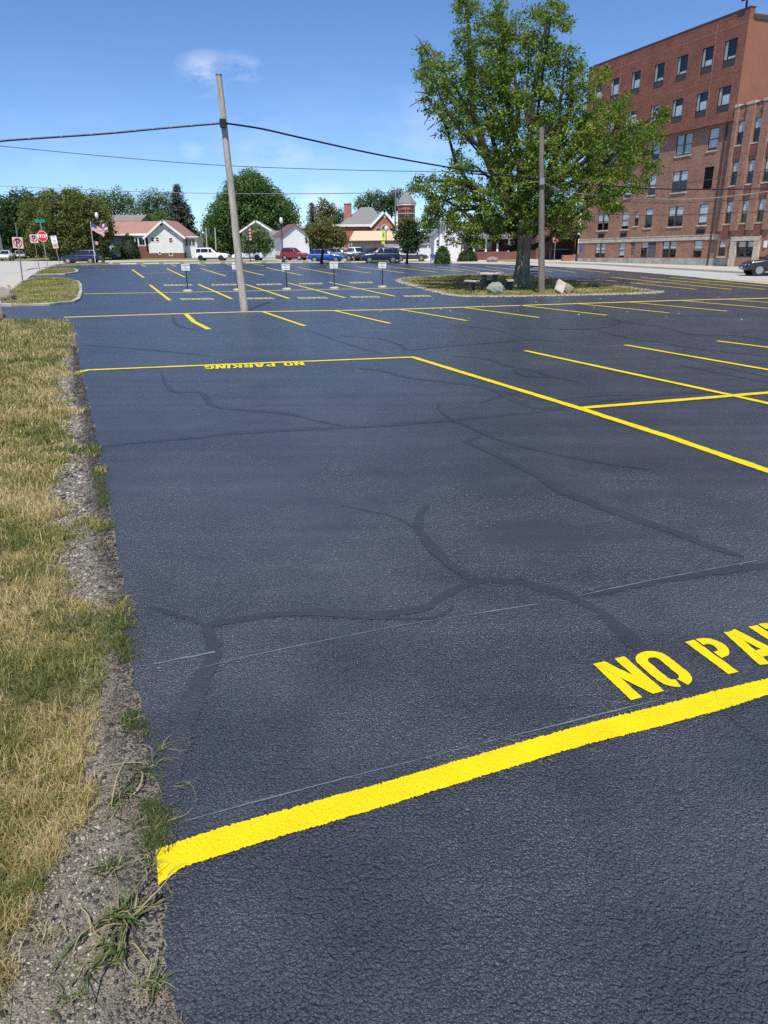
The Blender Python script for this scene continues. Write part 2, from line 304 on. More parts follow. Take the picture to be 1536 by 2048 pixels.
# ------------------------------------------------------------------ mesh helpers
class MB:
    def __init__(s): s.v = []; s.f = []; s.m = []
    def add(s, vs, fs, mi=0):
        o = len(s.v); s.v += [tuple(map(float, x)) for x in vs]
        for f in fs: s.f.append(tuple(o + i for i in f)); s.m.append(mi)
        return s
    def box(s, x0, x1, y0, y1, z0, z1, mi=0):
        v = [(x, y, z) for z in (z0, z1) for y in (y0, y1) for x in (x0, x1)]
        return s.add(v, [(0, 2, 3, 1), (4, 5, 7, 6), (0, 1, 5, 4), (2, 6, 7, 3), (0, 4, 6, 2), (1, 3, 7, 5)], mi)
    def prism(s, poly, axis, a, b, mi=0):
        """poly in the two other axes, extruded along axis from a to b"""
        n = len(poly)
        def q(p, t): return {'z': (p[0], p[1], t), 'y': (p[0], t, p[1]), 'x': (t, p[0], p[1])}[axis]
        v = [q(p, a) for p in poly] + [q(p, b) for p in poly]
        return s.add(v, [tuple(range(n))[::-1], tuple(range(n, 2 * n))] + [(i, (i + 1) % n, n + (i + 1) % n, n + i) for i in range(n)], mi)
    def tube(s, pts, rad, n=8, mi=0, cap=True, wob=0):
        pts = [Vector(p) for p in pts]
        if not hasattr(rad, '__len__'): rad = [rad] * len(pts)
        vs = []; fs = []; ref = None
        for i, p in enumerate(pts):
            t = (pts[min(i + 1, len(pts) - 1)] - pts[max(i - 1, 0)]).normalized()
            if ref is None: ref = Vector((0, 0, 1)) if abs(t.z) < .9 else Vector((1, 0, 0))
            a = t.cross(ref).normalized(); b = a.cross(t).normalized(); ref = b
            for k in range(n):
                g = 2 * math.pi * k / n; r = rad[i] * (1 + (random.uniform(-wob, wob) if wob else 0))
                vs.append(p + a * (r * math.cos(g)) + b * (r * math.sin(g)))
        for i in range(len(pts) - 1):
            for k in range(n): fs.append((i * n + k, i * n + (k + 1) % n, (i + 1) * n + (k + 1) % n, (i + 1) * n + k))
        if cap: fs += [tuple(range(n))[::-1], tuple(range((len(pts) - 1) * n, len(pts) * n))]
        return s.add(vs, fs, mi)
    def lathe(s, prof, n=16, mi=0, c=(0, 0, 0), axis='z'):
        vs = []; fs = []
        for r, h in prof:
            for k in range(n):
                g = 2 * math.pi * k / n; a, b = r * math.cos(g), r * math.sin(g)
                p = (a, b, h) if axis == 'z' else ((a, h, b) if axis == 'y' else (h, a, b))
                vs.append((c[0] + p[0], c[1] + p[1], c[2] + p[2]))
        for i in range(len(prof) - 1):
            for k in range(n): fs.append((i * n + k, i * n + (k + 1) % n, (i + 1) * n + (k + 1) % n, (i + 1) * n + k))
        fs += [tuple(range(n))[::-1], tuple(range((len(prof) - 1) * n, len(prof) * n))]
        return s.add(vs, fs, mi)
    def mesh(s, name, mats, smooth=False):
        me = bpy.data.meshes.new(name); me.from_pydata(s.v, [], s.f)
        for k in ([mats] if isinstance(mats, str) else mats): me.materials.append(MATS[k])
        if len(me.materials) > 1: me.polygons.foreach_set('material_index', s.m)
        if smooth:
            me.polygons.foreach_set('use_smooth', [True] * len(s.f)); me.set_sharp_from_angle(angle=math.radians(38))
        me.update(); return me
    def build(s, name, mats, parent=None, smooth=False): return link(name, s.mesh(name, mats, smooth), parent)

def link(name, me, parent=None):
    o = bpy.data.objects.new(name, me); COL.objects.link(o); o.parent = parent; return o
def empty(name, loc=(0, 0, 0), rz=0):
    o = bpy.data.objects.new(name, None); COL.objects.link(o); o.location = loc; o.rotation_euler = (0, 0, rz); o.empty_display_size = .3; return o
def tag(o, label, cat, group=None):
    o['label'] = label; o['category'] = cat
    if group: o['group'] = group
    return o
def struct(o): o['kind'] = 'structure'; return o
def stuff(o): o['kind'] = 'stuff'; return o
def tri_mesh(name, verts, faces, mats, tint=None):
    """big triangle or quad soups straight from numpy arrays"""
    k = faces.shape[1]; me = bpy.data.meshes.new(name)
    me.vertices.add(len(verts)); me.vertices.foreach_set('co', verts.astype(np.float32).ravel())
    me.loops.add(faces.size); me.loops.foreach_set('vertex_index', faces.astype(np.int32).ravel())
    me.polygons.add(len(faces)); me.polygons.foreach_set('loop_start', np.arange(0, faces.size, k, dtype=np.int32))
    me.materials.append(MATS[mats])
    if tint is not None:
        at = me.attributes.new('tint', 'FLOAT', 'POINT'); at.data.foreach_set('value', tint.astype(np.float32))
    me.update(calc_edges=True); me.validate(); return me
def sheet(name, pts, z, mname, parent=None, thick=0):
    v = [(p[0], p[1], z) for p in pts]; b = MB()
    if thick: b.prism([(p[0], p[1]) for p in pts], 'z', z - thick, z)
    else: b.add(v, [tuple(range(len(v)))])
    o = b.build(name, mname, parent)
    if not thick and o.data.polygons[0].normal.z < 0: o.data.flip_normals()
    return o
def GP(*pts): return [G(*p)[:2] for p in pts]
def vnoise(x, y, s, seed=0):
    """smooth value noise, 0..1"""
    x = np.asarray(x, float) * s + seed * 17.3; y = np.asarray(y, float) * s + seed * 9.1
    xi = np.floor(x); yi = np.floor(y); fx = x - xi; fy = y - yi
    fx = fx * fx * (3 - 2 * fx); fy = fy * fy * (3 - 2 * fy)
    def h(a, b): return np.modf(np.abs(np.sin(a * 127.1 + b * 311.7 + seed) * 43758.5453))[0]
    return (h(xi, yi) * (1 - fx) + h(xi + 1, yi) * fx) * (1 - fy) + (h(xi, yi + 1) * (1 - fx) + h(xi + 1, yi + 1) * fx) * fy

# ------------------------------------------------------------------ ground, streets, lot
ground = struct(sheet('ground', [(-900, -60), (900, -60), (900, 1500), (-900, 1500)], -.07, 'soil'))
# left edge of the sealed lot and edge of the grass, as x over y on the ground
AE = [(352, 2300), (340, 2048), (330, 1900), (318, 1760), (335, 1640), (305, 1530), (282, 1440), (266, 1340), (256, 1250), (242, 1160), (222, 1040), (206, 950), (191, 860), (176, 800), (162, 745), (155, 700), (150, 660)]
GE = [(-250, 2300), (-60, 2000), (40, 1850), (110, 1740), (130, 1650), (170, 1580), (165, 1480), (172, 1420), (180, 1340), (160, 1250), (140, 1180), (128, 1110), (108, 1050), (95, 985), (138, 900), (128, 850), (112, 800), (128, 710), (140, 660), (142, 642)]
AEw = np.array(GP(*AE)); GEw = np.array(GP(*GE))
def ax(y): return np.interp(y, AEw[:, 1], AEw[:, 0])
def gx(y): return np.interp(y, GEw[:, 1], GEw[:, 0])

lot_edge = []
ys = np.concatenate([np.arange(-4, AEw[0, 1], .25), np.arange(AEw[0, 1], 9, .035), np.arange(9, AEw[-1, 1], .12)])
for y in ys:
    lot_edge.append((float(ax(y) + .03 * (vnoise(y, 3, 9) - .5) + .05 * (vnoise(y, 5, 2.3) - .5) + .02 * (vnoise(y, 1, 31) - .5) + .012 * (vnoise(y, 1, 70) - .5)), float(y)))
far = GP((145, 648), (112, 636), (-120, 640), (-120, 614), (40, 613), (100, 611), (150, 606), (161, 600), (165, 585), (164, 572), (158, 565), (135, 559.5), (95, 557), (68, 557.5), (52, 560), (62, 551), (90, 550.5), (130, 549.5), (156, 546), (158, 542), (150, 538), (120, 537), (80, 538.5),
         (110, 533.5), (160, 531.5), (225, 529), (350, 527.5), (500, 526.3), (640, 525.2), (790, 524.2), (860, 526.5), (1047, 530), (1180, 537), (1300, 546), (1420, 557), (1536, 568), (1700, 586))
lot_pts = lot_edge + [tuple(p) for p in far] + [(60, 20), (60, -4)]
lot = struct(sheet('parking_lot', lot_pts, 0, 'asphalt'))

# streets: the wide pale ones behind and to the right, the one on the left, pavements
road_far = struct(sheet('street', [(-160, 62), (-60, 62), G(225, 529.5)[:2] + (0, 1.2), G(860, 526)[:2] + (0, 1.0), G(1047, 531)[:2], (140, 30), (140, 180), (-160, 180)], -.028, 'road'))
road_right = struct(sheet('side_street', [G(1000, 531.5)[:2], G(1180, 538)[:2], G(1300, 547)[:2], G(1536, 570)[:2], (70, 2), (80, 2), (60, 60), (30, 100), (10, 100)], -.020, 'road'))
road_left = struct(sheet('street_left', [(-60, 20), G(-150, 560)[:2], G(0, 572)[:2], G(30, 548)[:2], G(60, 537)[:2], G(100, 533)[:2], G(140, 531)[:2], (-30, 110), (-160, 110), (-160, 20)], -.024, 'road'))
walk_left = struct(sheet('pavement', GP((-200, 640), (-40, 606), (5, 600), (25, 575), (52, 559.5), (80, 541), (100, 535), (78, 536), (42, 543), (10, 556), (-40, 575), (-300, 620)), -.004, 'walk'))
# pavement before the brick building, a real step above the street
walk_right = struct(sheet('sidewalk', GP((1040, 525.5), (1110, 526.5), (1200, 530), (1300, 536), (1420, 543), (1536, 550), (1750, 566), (1800, 552), (1536, 537), (1409, 531), (1150, 519), (1040, 519)), .12, 'walk', thick=.16))
# strip of grass and drive behind the far edge of the lot
verge = struct(sheet('verge', GP((225, 528.2), (350, 526.6), (500, 525.4), (640, 524.2), (790, 523.2), (850, 522.8), (850, 521.2), (640, 522), (430, 522.6), (330, 522.8), (225, 525)), .02, 'lawn', thick=.1))
yard = struct(sheet('yard', [(-120, 118), (-22, 118), (-14, 132), (30, 132), (60, 118), (140, 118), (140, 700), (-160, 700)], -.016, 'lawn'))
lawn_right = struct(sheet('lawn', GP((990, 522.8), (1140, 524.5), (1140, 521), (1000, 520)), -.010, 'lawn'))
apron = struct(sheet('gravel_apron', GP((850, 526.2), (1000, 528.2), (1040, 527), (1000, 522.5), (900, 521), (850, 521.5)), .008, 'walk'))

# gravel shoulder and turf by the near lot edge
shoulder = struct(sheet('gravel_shoulder', [(float(ax(y) + .25), float(y)) for y in np.linspace(-3, 16.6, 60)] + [(float(gx(y) - .35), float(y)) for y in np.linspace(16.6, -3, 60)], -.014, 'gravel'))
turf_pts = [(float(gx(y) - .10 + .22 * (vnoise(y, 2, 3) - .5)), float(y)) for y in np.linspace(-3, GEw[-1, 1], 140)] + [tuple(p) for p in GP((112, 637), (60, 634), (-120, 641))] + [(-14, 14), (-14, -3)]
turf = struct(sheet('turf', turf_pts, -.004, 'turf'))

def island(name, outer, kerb_w, z, fill):
    """raised bed inside a low kerb"""
    pts = [Vector((p[0], p[1])) for p in GP(*outer)]
    c = sum(pts, Vector((0, 0))) / len(pts)
    inner = []
    n = len(pts)
    area = sum(pts[i].x * pts[(i + 1) % n].y - pts[(i + 1) % n].x * pts[i].y for i in range(n))
    sg = 1 if area > 0 else -1
    for i in range(n):
        t = (pts[(i + 1) % n] - pts[i - 1]).normalized(); inner.append(pts[i] + Vector((-t.y, t.x)) * kerb_w * sg)
    b = MB(); vs = []; fs = []
    for i in range(n): vs += [(*pts[i], -.05), (*pts[i], z - .02), (*(pts[i].lerp(inner[i], .15)), z), (*inner[i], z), (*inner[i], -.05)]
    for i in range(n):
        j = (i + 1) % n
        for k in range(4): fs.append((i * 5 + k, j * 5 + k, j * 5 + k + 1, i * 5 + k + 1) if sg > 0 else (i * 5 + k, i * 5 + k + 1, j * 5 + k + 1, j * 5 + k))
    b.add(vs, fs)
    bed = struct(sheet(name, inner, z - .015, fill)); k = b.build('kerb', 'foundation' if name == 'grass_island' else 'white_gravel', bed)
    return bed, inner
IA = [(-5, 611), (40, 613.2), (100, 610.8), (150, 605.6), (161.5, 599.5), (165.5, 585), (164.5, 571), (158, 564.3), (135, 558.8), (95, 556.2), (68, 556.8), (40, 566), (20, 582), (-5, 598)]
IB = [(64, 550.6), (90, 550), (130, 549), (156, 545.6), (158, 541.6), (150, 538.3), (120, 537.5), (88, 538.8), (72, 545)]
islA, inA = island('grass_island', IA, .15, .09, 'lawn')
islB, inB = island('grass_island', IB, .25, .09, 'lawn')
IC = [(112, 533.4), (160, 531.4), (222, 529), (222, 526), (160, 527), (118, 529.5), (100, 532)]
islC, inC = island('grass_island', IC, .25, .09, 'lawn')
# the big bed round the tree
IT = [(792, 562.7), (800, 558), (830, 554.5), (873, 552), (930, 549.5), (986, 548.5), (1050, 550), (1110, 556), (1180, 565), (1250, 574), (1300, 581), (1328, 585), (1290, 588), (1200, 590.5), (1081, 593), (990, 594), (911, 593), (865, 584), (830, 574.5), (805, 567)]
def smooth_loop(pts, k=4):
    n = len(pts); o = []
    for i in range(n):
        p0, p1, p2, p3 = [np.array(pts[(i + j) % n], float) for j in (-1, 0, 1, 2)]
        for t in np.arange(0, 1, 1 / k): o.append(tuple(.5 * ((2 * p1) + (p2 - p0) * t + (2 * p0 - 5 * p1 + 4 * p2 - p3) * t * t + (3 * p1 - p0 - 3 * p2 + p3) * t ** 3)))
    return o
def smooth_open(pts, k=6):
    o = []; n = len(pts)
    for i in range(n - 1):
        p0, p1, p2, p3 = [np.array(pts[min(max(i + j, 0), n - 1)], float) for j in (-1, 0, 1, 2)]
        for t in np.arange(0, 1, 1 / k): o.append(tuple(.5 * ((2 * p1) + (p2 - p0) * t + (2 * p0 - 5 * p1 + 4 * p2 - p3) * t * t + (3 * p1 - p0 - 3 * p2 + p3) * t ** 3)))
    return o + [tuple(map(float, pts[-1]))]
islT, inT = island('tree_island', smooth_loop(IT), .30, .035, 'lawn')

# ------------------------------------------------------------------ paint, crack sealer, chalk (parts of the lot)
_lay = [0]
def resample(pts, step):
    pts = [np.array(p, float) for p in pts]; o = [pts[0]]
    for a, b in zip(pts, pts[1:]):
        n = max(1, int(np.linalg.norm(b - a) / step)); o += [a + (b - a) * (i + 1) / n for i in range(n)]
    return o
def ribbon(name, pts, w, z, mname, jag=0, step=None, parent=None, taper=False, seed=1):
    if step: pts = resample(pts, step)
    pts = [np.array(p, float) for p in pts]; n = len(pts); vs = []; fs = []
    for i, p in enumerate(pts):
        t = pts[min(i + 1, n - 1)] - pts[max(i - 1, 0)]; t = t / (np.linalg.norm(t) + 1e-9); nr = np.array([-t[1], t[0]])
        ww = w if not taper else w * (.35 + .65 * math.sin(math.pi * min(1, max(0, (i + .3) / n))) ** .5)
        l = ww / 2 + jag * (random.random() - .5) + jag * 1.2 * (vnoise(i * .2, seed, 1) - .5); r = ww / 2 + jag * (random.random() - .5) + jag * 1.2 * (vnoise(i * .2, seed + 5, 1) - .5)
        vs += [(*(p + nr * l), z), (*(p - nr * r), z)]
    fs = [(2 * i, 2 * i + 1, 2 * i + 3, 2 * i + 2) for i in range(n - 1)]
    return MB().add(vs, fs).build(name, mname, parent or lot)
def pline(pts, w=.125, mname='yellow_paint', jag=0, step=None, z=None):
    _lay[0] += 1
    return ribbon('painted_line', GP(*pts), w, z or (.006 + .0007 * (_lay[0] % 6)), mname, jag, step)
# near line, wide, with its hooked end at the gravel: drawn between its two edges
top = [(312, 1702), (326, 1697), (365, 1683), (423, 1663), (500, 1641), (600, 1613), (760, 1569), (900, 1528), (1000, 1498), (1174, 1449), (1314, 1414), (1436, 1382), (1536, 1358), (1900, 1268)]
bot = [(318, 1771), (337, 1758), (362, 1738), (423, 1718), (500, 1693), (600, 1664), (760, 1617), (900, 1574), (1000, 1543), (1174, 1490), (1330, 1452), (1436, 1423), (1536, 1391), (1900, 1296)]
def edge_pts(pts, amp):
    p = resample(GP(*pts), .006); return [(a[0] + random.gauss(0, amp * .4), a[1] + random.gauss(0, amp)) for a in p]
TP, BP = edge_pts(top, .0032), edge_pts(bot, .0026)
k = min(len(TP), len(BP)); ii = np.linspace(0, len(TP) - 1, k).astype(int); jj = np.linspace(0, len(BP) - 1, k).astype(int)
b = MB(); vs = []
for i, j in zip(ii, jj): vs += [(*TP[i], .006), (*BP[j], .006)]
b.add(vs, [(2 * i, 2 * i + 1, 2 * i + 3, 2 * i + 2) for i in range(k - 1)]).build('painted_line', 'yellow_paint', lot)
pline([(157, 745), (176, 740.5), (420, 730.5), (640, 722), (828, 714.5)], .13, jag=.012, step=.05)
pline([(824, 714.5), (1157, 816.5), (1345, 877), (1600, 965)], .13, jag=.010, step=.04)
pline([(1160, 817), (1452, 793), (1536, 786), (1700, 773)], .13, jag=.010, step=.04)
pline([(1050, 702), (1463, 791), (1700, 845)], .12, jag=.01, step=.06)
pline([(1250, 690.5), (1536, 740), (1750, 778)], .12, jag=.01, step=.06)
pline([(1434, 682), (1700, 716)], .12); pline([(1600, 672), (1800, 694)], .12)
pline([(128, 635), (300, 629.5), (484, 624.2), (760, 620), (1047, 611), (1340, 601.6), (1536, 596.5), (1800, 589)], .22, 'line_mix')
pline([(372, 628.5), (388, 644), (418, 659)], .15)
for a in (((526, 624), (610, 652.5)), ((669.8, 622), (780, 647.4)), ((801, 619.3), (935, 641.7)), ((930, 615.6), (1078.6, 635.4)), ((1040, 611), (1213.6, 630.8)), ((1148, 607), (1338, 626)), ((1260, 604.7), (1454, 622.8)), ((1366.5, 602), (1560, 619)), ((1461, 599.4), (1640, 613))): pline(a, .12)
pline([(167, 588), (400, 584), (556, 581.2), (823, 575.7)], .22, 'line_mix')
for a in (((299.5, 569.7), (340, 601.2)), ((396.4, 568.8), (464, 598)), ((491, 568.8), (578.4, 597.4)), ((575.8, 566), (690, 595.8)), ((658.3, 564.6), (791, 593))): pline(a, .14)
pline([(279, 546.8), (470, 542.6), (620, 540), (800, 537.5), (850, 536.5)], .17, 'pale_paint')
for a in (((264, 539), (287.5, 555.4)), ((334, 537.4), (370, 554.7)), ((401, 537), (452, 552.5)), ((468, 536.5), (527.7, 551)), ((532, 535), (602, 550.5)), ((596, 535), (672.6, 548.8)), ((653.5, 534), (742.6, 546.8)), ((711, 533), (808, 545.8)), ((773, 533), (873, 544.3)), ((822, 532.7), (927, 543.6))): pline(a, .15)
for a in (((282, 529.5), (292, 533.3)), ((341.4, 529), (352.6, 532.5)), ((397, 528.5), (413, 532)), ((453, 528.5), (465, 531.5)), ((507, 528.3), (528, 531.5)), ((560, 528), (588, 531))): pline(a, .14)
for a in (((875, 533), (960, 543.5)), ((922, 533), (1005, 543)), ((972, 533), (1052, 542.5)), ((1020, 533.8), (1105, 543.5)), ((1068, 535), (1150, 545)), ((1130, 536), (1217, 546)),
          ((1167, 556), (1393, 579)), ((1222.5, 554.6), (1463.5, 579)), ((1282, 555), (1530.6, 579)), ((1340, 555), (1600, 579)), ((1400, 556), (1660, 580)), ((1460, 558), (1700, 580))): pline(a, .13)
pline([(870, 539), (1130, 537.2)], .11); pline([(1246, 567), (1420, 563.2), (1560, 560.8)], .12)

# stencilled words: strokes on a grid one letter high
T_ = .185
def arc(cx, cy, rx, ry, a0, a1, n=9): return [(cx + rx * math.cos(math.radians(a0 + (a1 - a0) * i / n)), cy + ry * math.sin(math.radians(a0 + (a1 - a0) * i / n))) for i in range(n + 1)]
h = T_ / 2
GLYPH = {
 'N': (.58, [[(h, 0), (h, 1)], [(.58 - h, 0), (.58 - h, 1)], [(h + .02, .97), (.56 - h, .03)]]),
 'O': (.56, [arc(.27, .72, .18, .19, 85, 180) + arc(.27, .28, .18, .19, 180, 262), arc(.29, .28, .18, .19, -82, 0) + arc(.29, .72, .18, .19, 0, 95)]),
 'P': (.54, [[(h, 0), (h, 1)], [(.22, .91)] + arc(.27, .7, .18, .21, 90, -90) + [(.22, .49)]]),
 'A': (.62, [[(h, 0), (.28, 1)], [(.34, 1), (.62 - h, 0)], [(.20, .27), (.42, .27)]]),
 'R': (.56, [[(h, 0), (h, 1)], [(.22, .91)] + arc(.27, .71, .18, .20, 90, -90) + [(.22, .51)], [(.31, .46), (.56 - h, 0)]]),
 'K': (.60, [[(h, 0), (h, 1)], [(.22, .48), (.50, 1)], [(.27, .56), (.53, 0)]]),
 'I': (.19, [[(h, 0), (h, 1)]]),
 'G': (.56, [arc(.28, .7, .185, .21, 20, 180) + arc(.28, .3, .185, .21, 180, 350), [(.30, .44), (.56, .44)], [(.475, .44), (.475, .05)]]),
 'E': (.50, [[(h, 0), (h, 1)], [(.21, .91), (.5, .91)], [(.21, .5), (.46, .5)], [(.21, .09), (.5, .09)]]),
 'S': (.54, [arc(.27, .71, .18, .2, 20, 180) + arc(.27, .71, .18, .2, 180, 260, 4) + arc(.27, .29, .18, .2, 80, -10, 5) + arc(.27, .29, .18, .2, -10, -160)]),
 'V': (.58, [[(h, 1), (.29, 0)], [(.58 - h, 1), (.31, 0)]]),
 'D': (.55, [[(h, 0), (h, 1)], [(.22, .91)] + arc(.25, .5, .21, .41, 90, -90, 14) + [(.22, .09)]]),
}
def stroke(poly, t):
    n = len(poly); L = []; Rr = []
    for i in range(n):
        a = np.array(poly[max(0, i - 1)]); c = np.array(poly[min(n - 1, i + 1)]); d = c - a; d = d / (np.linalg.norm(d) + 1e-9)
        nr = np.array([-d[1], d[0]]) * t / 2; L.append(np.array(poly[i]) + nr); Rr.append(np.array(poly[i]) - nr)
    return L, Rr
def word(text, org, ex, ey, z, gap=.11, space=.38, mname='yellow_paint', jag=0):
    """letters laid along ex (one unit = letter height), upright along ey"""
    x = 0
    for ch in text:
        if ch == ' ': x += space; continue
        wd, strokes = GLYPH[ch]; b = MB(); zz = z
        for s_ in strokes:
            if jag: s_ = [tuple(q) for q in resample(s_, .05)]
            L, Rr = stroke(s_, T_); vs = []
            for l, r in zip(L, Rr):
                for q in (l, r):
                    w_ = org + ex * (x + q[0] + random.uniform(-jag, jag)) + ey * (q[1] + random.uniform(-jag, jag)); vs.append((w_[0], w_[1], zz))
            b.add(vs, [(2 * i, 2 * i + 1, 2 * i + 3, 2 * i + 2) for i in range(len(L) - 1)]); zz += .0012
        b.build('painted_letter', mname, lot); x += wd + gap
    return x
def word_len(text, gap=.11, space=.38):
    return sum(space if c == ' ' else GLYPH[c][0] + gap for c in text)
o_ = G(1262, 1402)[:2]; ey = G(1186, 1330)[:2] - o_
dx = G(1511, 1336)[:2] - o_; dirx = dx / np.linalg.norm(dx); unit = np.linalg.norm(dx) / 2.30
word('NO PARKING', o_, dirx * unit, ey, .0065, gap=.085, space=.46, jag=.006)
# the far one is read from the other side
o_ = G(606, 724.5)[:2]; e_ = G(407, 732.5)[:2]; dx = e_ - o_
ey = G(610, 731.5)[:2] - G(606, 725)[:2]
word('NO PARKING', o_, dx / word_len('NO PARKING', .09, .46), ey * 1.0, .0068, gap=.09, space=.46)
for (x0, x1, y0) in ((366, 432, 600.3), (495, 552, 599), (600, 660, 598), (707, 764, 596.2), (812, 866, 594.3)):
    a, b_ = G(x0, y0)[:2], G(x1, y0 - .8 * (x1 - x0) / 60)[:2]; d = b_ - a
    word('RESERVED', a, d / word_len('RESERVED'), (G(x0 - 7, y0 - 3.2)[:2] - a), .0068, mname='pale_paint')
for (x0, x1, y0) in ((325, 381, 569.2), (420, 470, 568.6), (511, 560, 568), (595, 642, 566.5), (697, 742, 564.4)):
    a, b_ = G(x1, y0 - .7)[:2], G(x0, y0)[:2]; d = b_ - a
    word('RESERVED', a, d / word_len('RESERVED'), (G(x1 + 5, y0 + 2.0)[:2] - a), .0068, mname='pale_paint')

CRACKS = [([(203, 892), (290, 884), (400, 874), (470, 866), (560, 861), (700, 854), (800, 848), (905, 840), (1000, 831), (1080, 823), (1128, 817)], .13),
 ([(322, 745), (330, 765), (352, 784), (400, 785), (420, 805), (440, 815), (520, 822), (580, 828), (640, 842), (690, 852)], .10),
 ([(905, 840), (935, 852), (990, 876), (1060, 896), (1130, 911), (1230, 930), (1300, 938)], .075),
 ([(930, 882), (985, 905), (1030, 930), (1075, 950), (1110, 972), (1150, 993), (1215, 1018), (1290, 1045), (1350, 1065), (1420, 1093), (1490, 1113)], .125),
 ([(962, 872), (930, 883)], .05), ([(852, 1012), (838, 1035), (839, 1060), (860, 1090), (890, 1120), (920, 1145), (952, 1161)], .095),
 ([(948, 1161), (1000, 1161), (1050, 1165), (1100, 1180), (1150, 1198), (1200, 1225), (1260, 1280), (1300, 1320), (1345, 1350), (1420, 1400), (1540, 1480)], .10),
 ([(1150, 1194), (1250, 1174), (1350, 1156), (1450, 1141), (1536, 1131), (1700, 1112)], .09),
 ([(952, 1162), (890, 1190), (850, 1215), (800, 1226), (720, 1230), (640, 1225), (560, 1228), (490, 1238), (408, 1250)], .085),
 ([(408, 1246), (425, 1290), (415, 1340), (390, 1390), (370, 1440), (350, 1500), (345, 1560), (350, 1610)], .105),
 ([(680, 1010), (790, 1035), (840, 1064)], .022), ([(640, 1232), (850, 1238), (905, 1215)], .03), ([(300, 1215), (350, 1228), (410, 1250)], .045),
 ([(715, 736), (770, 743), (830, 757), (910, 766), (980, 778), (1030, 800), (1070, 815), (1112, 819)], .13),
 ([(905, 712), (970, 717), (1010, 730), (1060, 740), (1100, 752), (1160, 765)], .11), ([(1025, 738), (1050, 752), (1100, 755)], .06),
 ([(875, 805), (885, 825), (907, 840)], .045), ([(1000, 790), (960, 806), (990, 798), (1040, 785)], .02),
 ([(615, 660), (700, 690), (762, 707)], .10), ([(680, 672), (760, 678), (800, 690), (820, 700), (900, 692), (1000, 685), (1060, 680), (1130, 684)], .11),
 ([(900, 650), (990, 660), (1060, 681)], .07), ([(1182, 657), (1250, 675), (1320, 685), (1400, 698), (1540, 713)], .10),
 ([(1080, 657), (1182, 658), (1240, 644), (1185, 624)], .07), ([(1240, 644), (1320, 653), (1380, 668), (1480, 672), (1540, 682)], .10),
 ([(1375, 696), (1362, 708), (1385, 719), (1450, 735), (1540, 755)], .09), ([(1358, 730), (1420, 742), (1540, 766)], .10),
 ([(1105, 817), (1200, 803), (1330, 788), (1440, 782), (1540, 777)], .17), ([(1000, 780), (1080, 800), (1200, 792), (1300, 790)], .03), ([(160, 690), (300, 700), (420, 712)], .05), ([(345, 628), (355, 650), (400, 662)], .08)]
for i, (c, w) in enumerate(CRACKS):
    pts = smooth_open(c, 6)
    ribbon('crack_seal', GP(*pts), w, .0022 + .0004 * (i % 6), 'crack_sealer', w * .22, None, taper=True, seed=i)
for i, (c, w) in enumerate([([(382, 1341), (560, 1300), (800, 1252), (1075, 1209)], .007), ([(362, 1646), (640, 1571), (960, 1489), (1330, 1398)], .006), ([(1155, 1193), (1300, 1162), (1536, 1118)], .010), ([(300, 1331), (430, 1306)], .016),
        ([(418, 659.5), (610, 653), (780, 647.6), (1078, 636), (1340, 626), (1600, 615)], .035), ([(1220, 692), (1330, 687)], .03), ([(300, 700), (400, 700)], .012)]):
    ribbon('chalk_line', GP(*c), w, .0050 + .0003 * i, 'chalk', w * .5, .05)

# ------------------------------------------------------------------ grass, gravel, weeds
def blades(name, xy, hgt, wid, lean, tint, z0, mname='grass_blade', parent=None):
    n = len(xy); a = RNG.uniform(0, 2 * np.pi, n); sd = np.stack([np.cos(a), np.sin(a)], 1); la = RNG.uniform(0, 2 * np.pi, n)
    ln = np.stack([np.cos(la), np.sin(la)], 1) * (lean * hgt)[:, None]
    base = np.concatenate([xy, np.broadcast_to(np.asarray(z0, float), (n,))[:, None]], 1)
    w2 = np.concatenate([sd * (wid / 2)[:, None], np.zeros((n, 1))], 1)
    mid = base + np.concatenate([ln * .32, (hgt * .6)[:, None]], 1); tip = base + np.concatenate([ln, (hgt * np.sqrt(np.clip(1 - .55 * lean ** 2, .12, 1)))[:, None]], 1)
    V = np.stack([base - w2, base + w2, mid - w2 * .8, mid + w2 * .8, tip], 1).reshape(-1, 3)
    o = (np.arange(n) * 5)[:, None]
    Fc = np.concatenate([o + np.array([[0, 1, 3]]), o + np.array([[0, 3, 2]]), o + np.array([[2, 3, 4]])], 0)
    return link(name, tri_mesh(name, V, Fc, mname, np.repeat(tint, 5)), parent)
def in_poly(x, y, poly):
    r = np.zeros(len(x), bool); n = len(poly)
    for i in range(n):
        x1, y1 = poly[i][0], poly[i][1]; x2, y2 = poly[(i + 1) % n][0], poly[(i + 1) % n][1]
        c = ((y1 > y) != (y2 > y)) & (x < (x2 - x1) * (y - y1) / (y2 - y1 + 1e-12) + x1); r ^= c
    return r
def grass_tint(x, y):
    t = .36 * vnoise(x, y, 1.3, 1) + .50 * vnoise(x, y, 4.2, 2) + .16 * vnoise(x, y, .35, 3) + .15 * vnoise(x, y, 13, 5)
    return np.clip((t - .58) * 1.4 + .62 + RNG.normal(0, .17, len(x)), 0, 1)
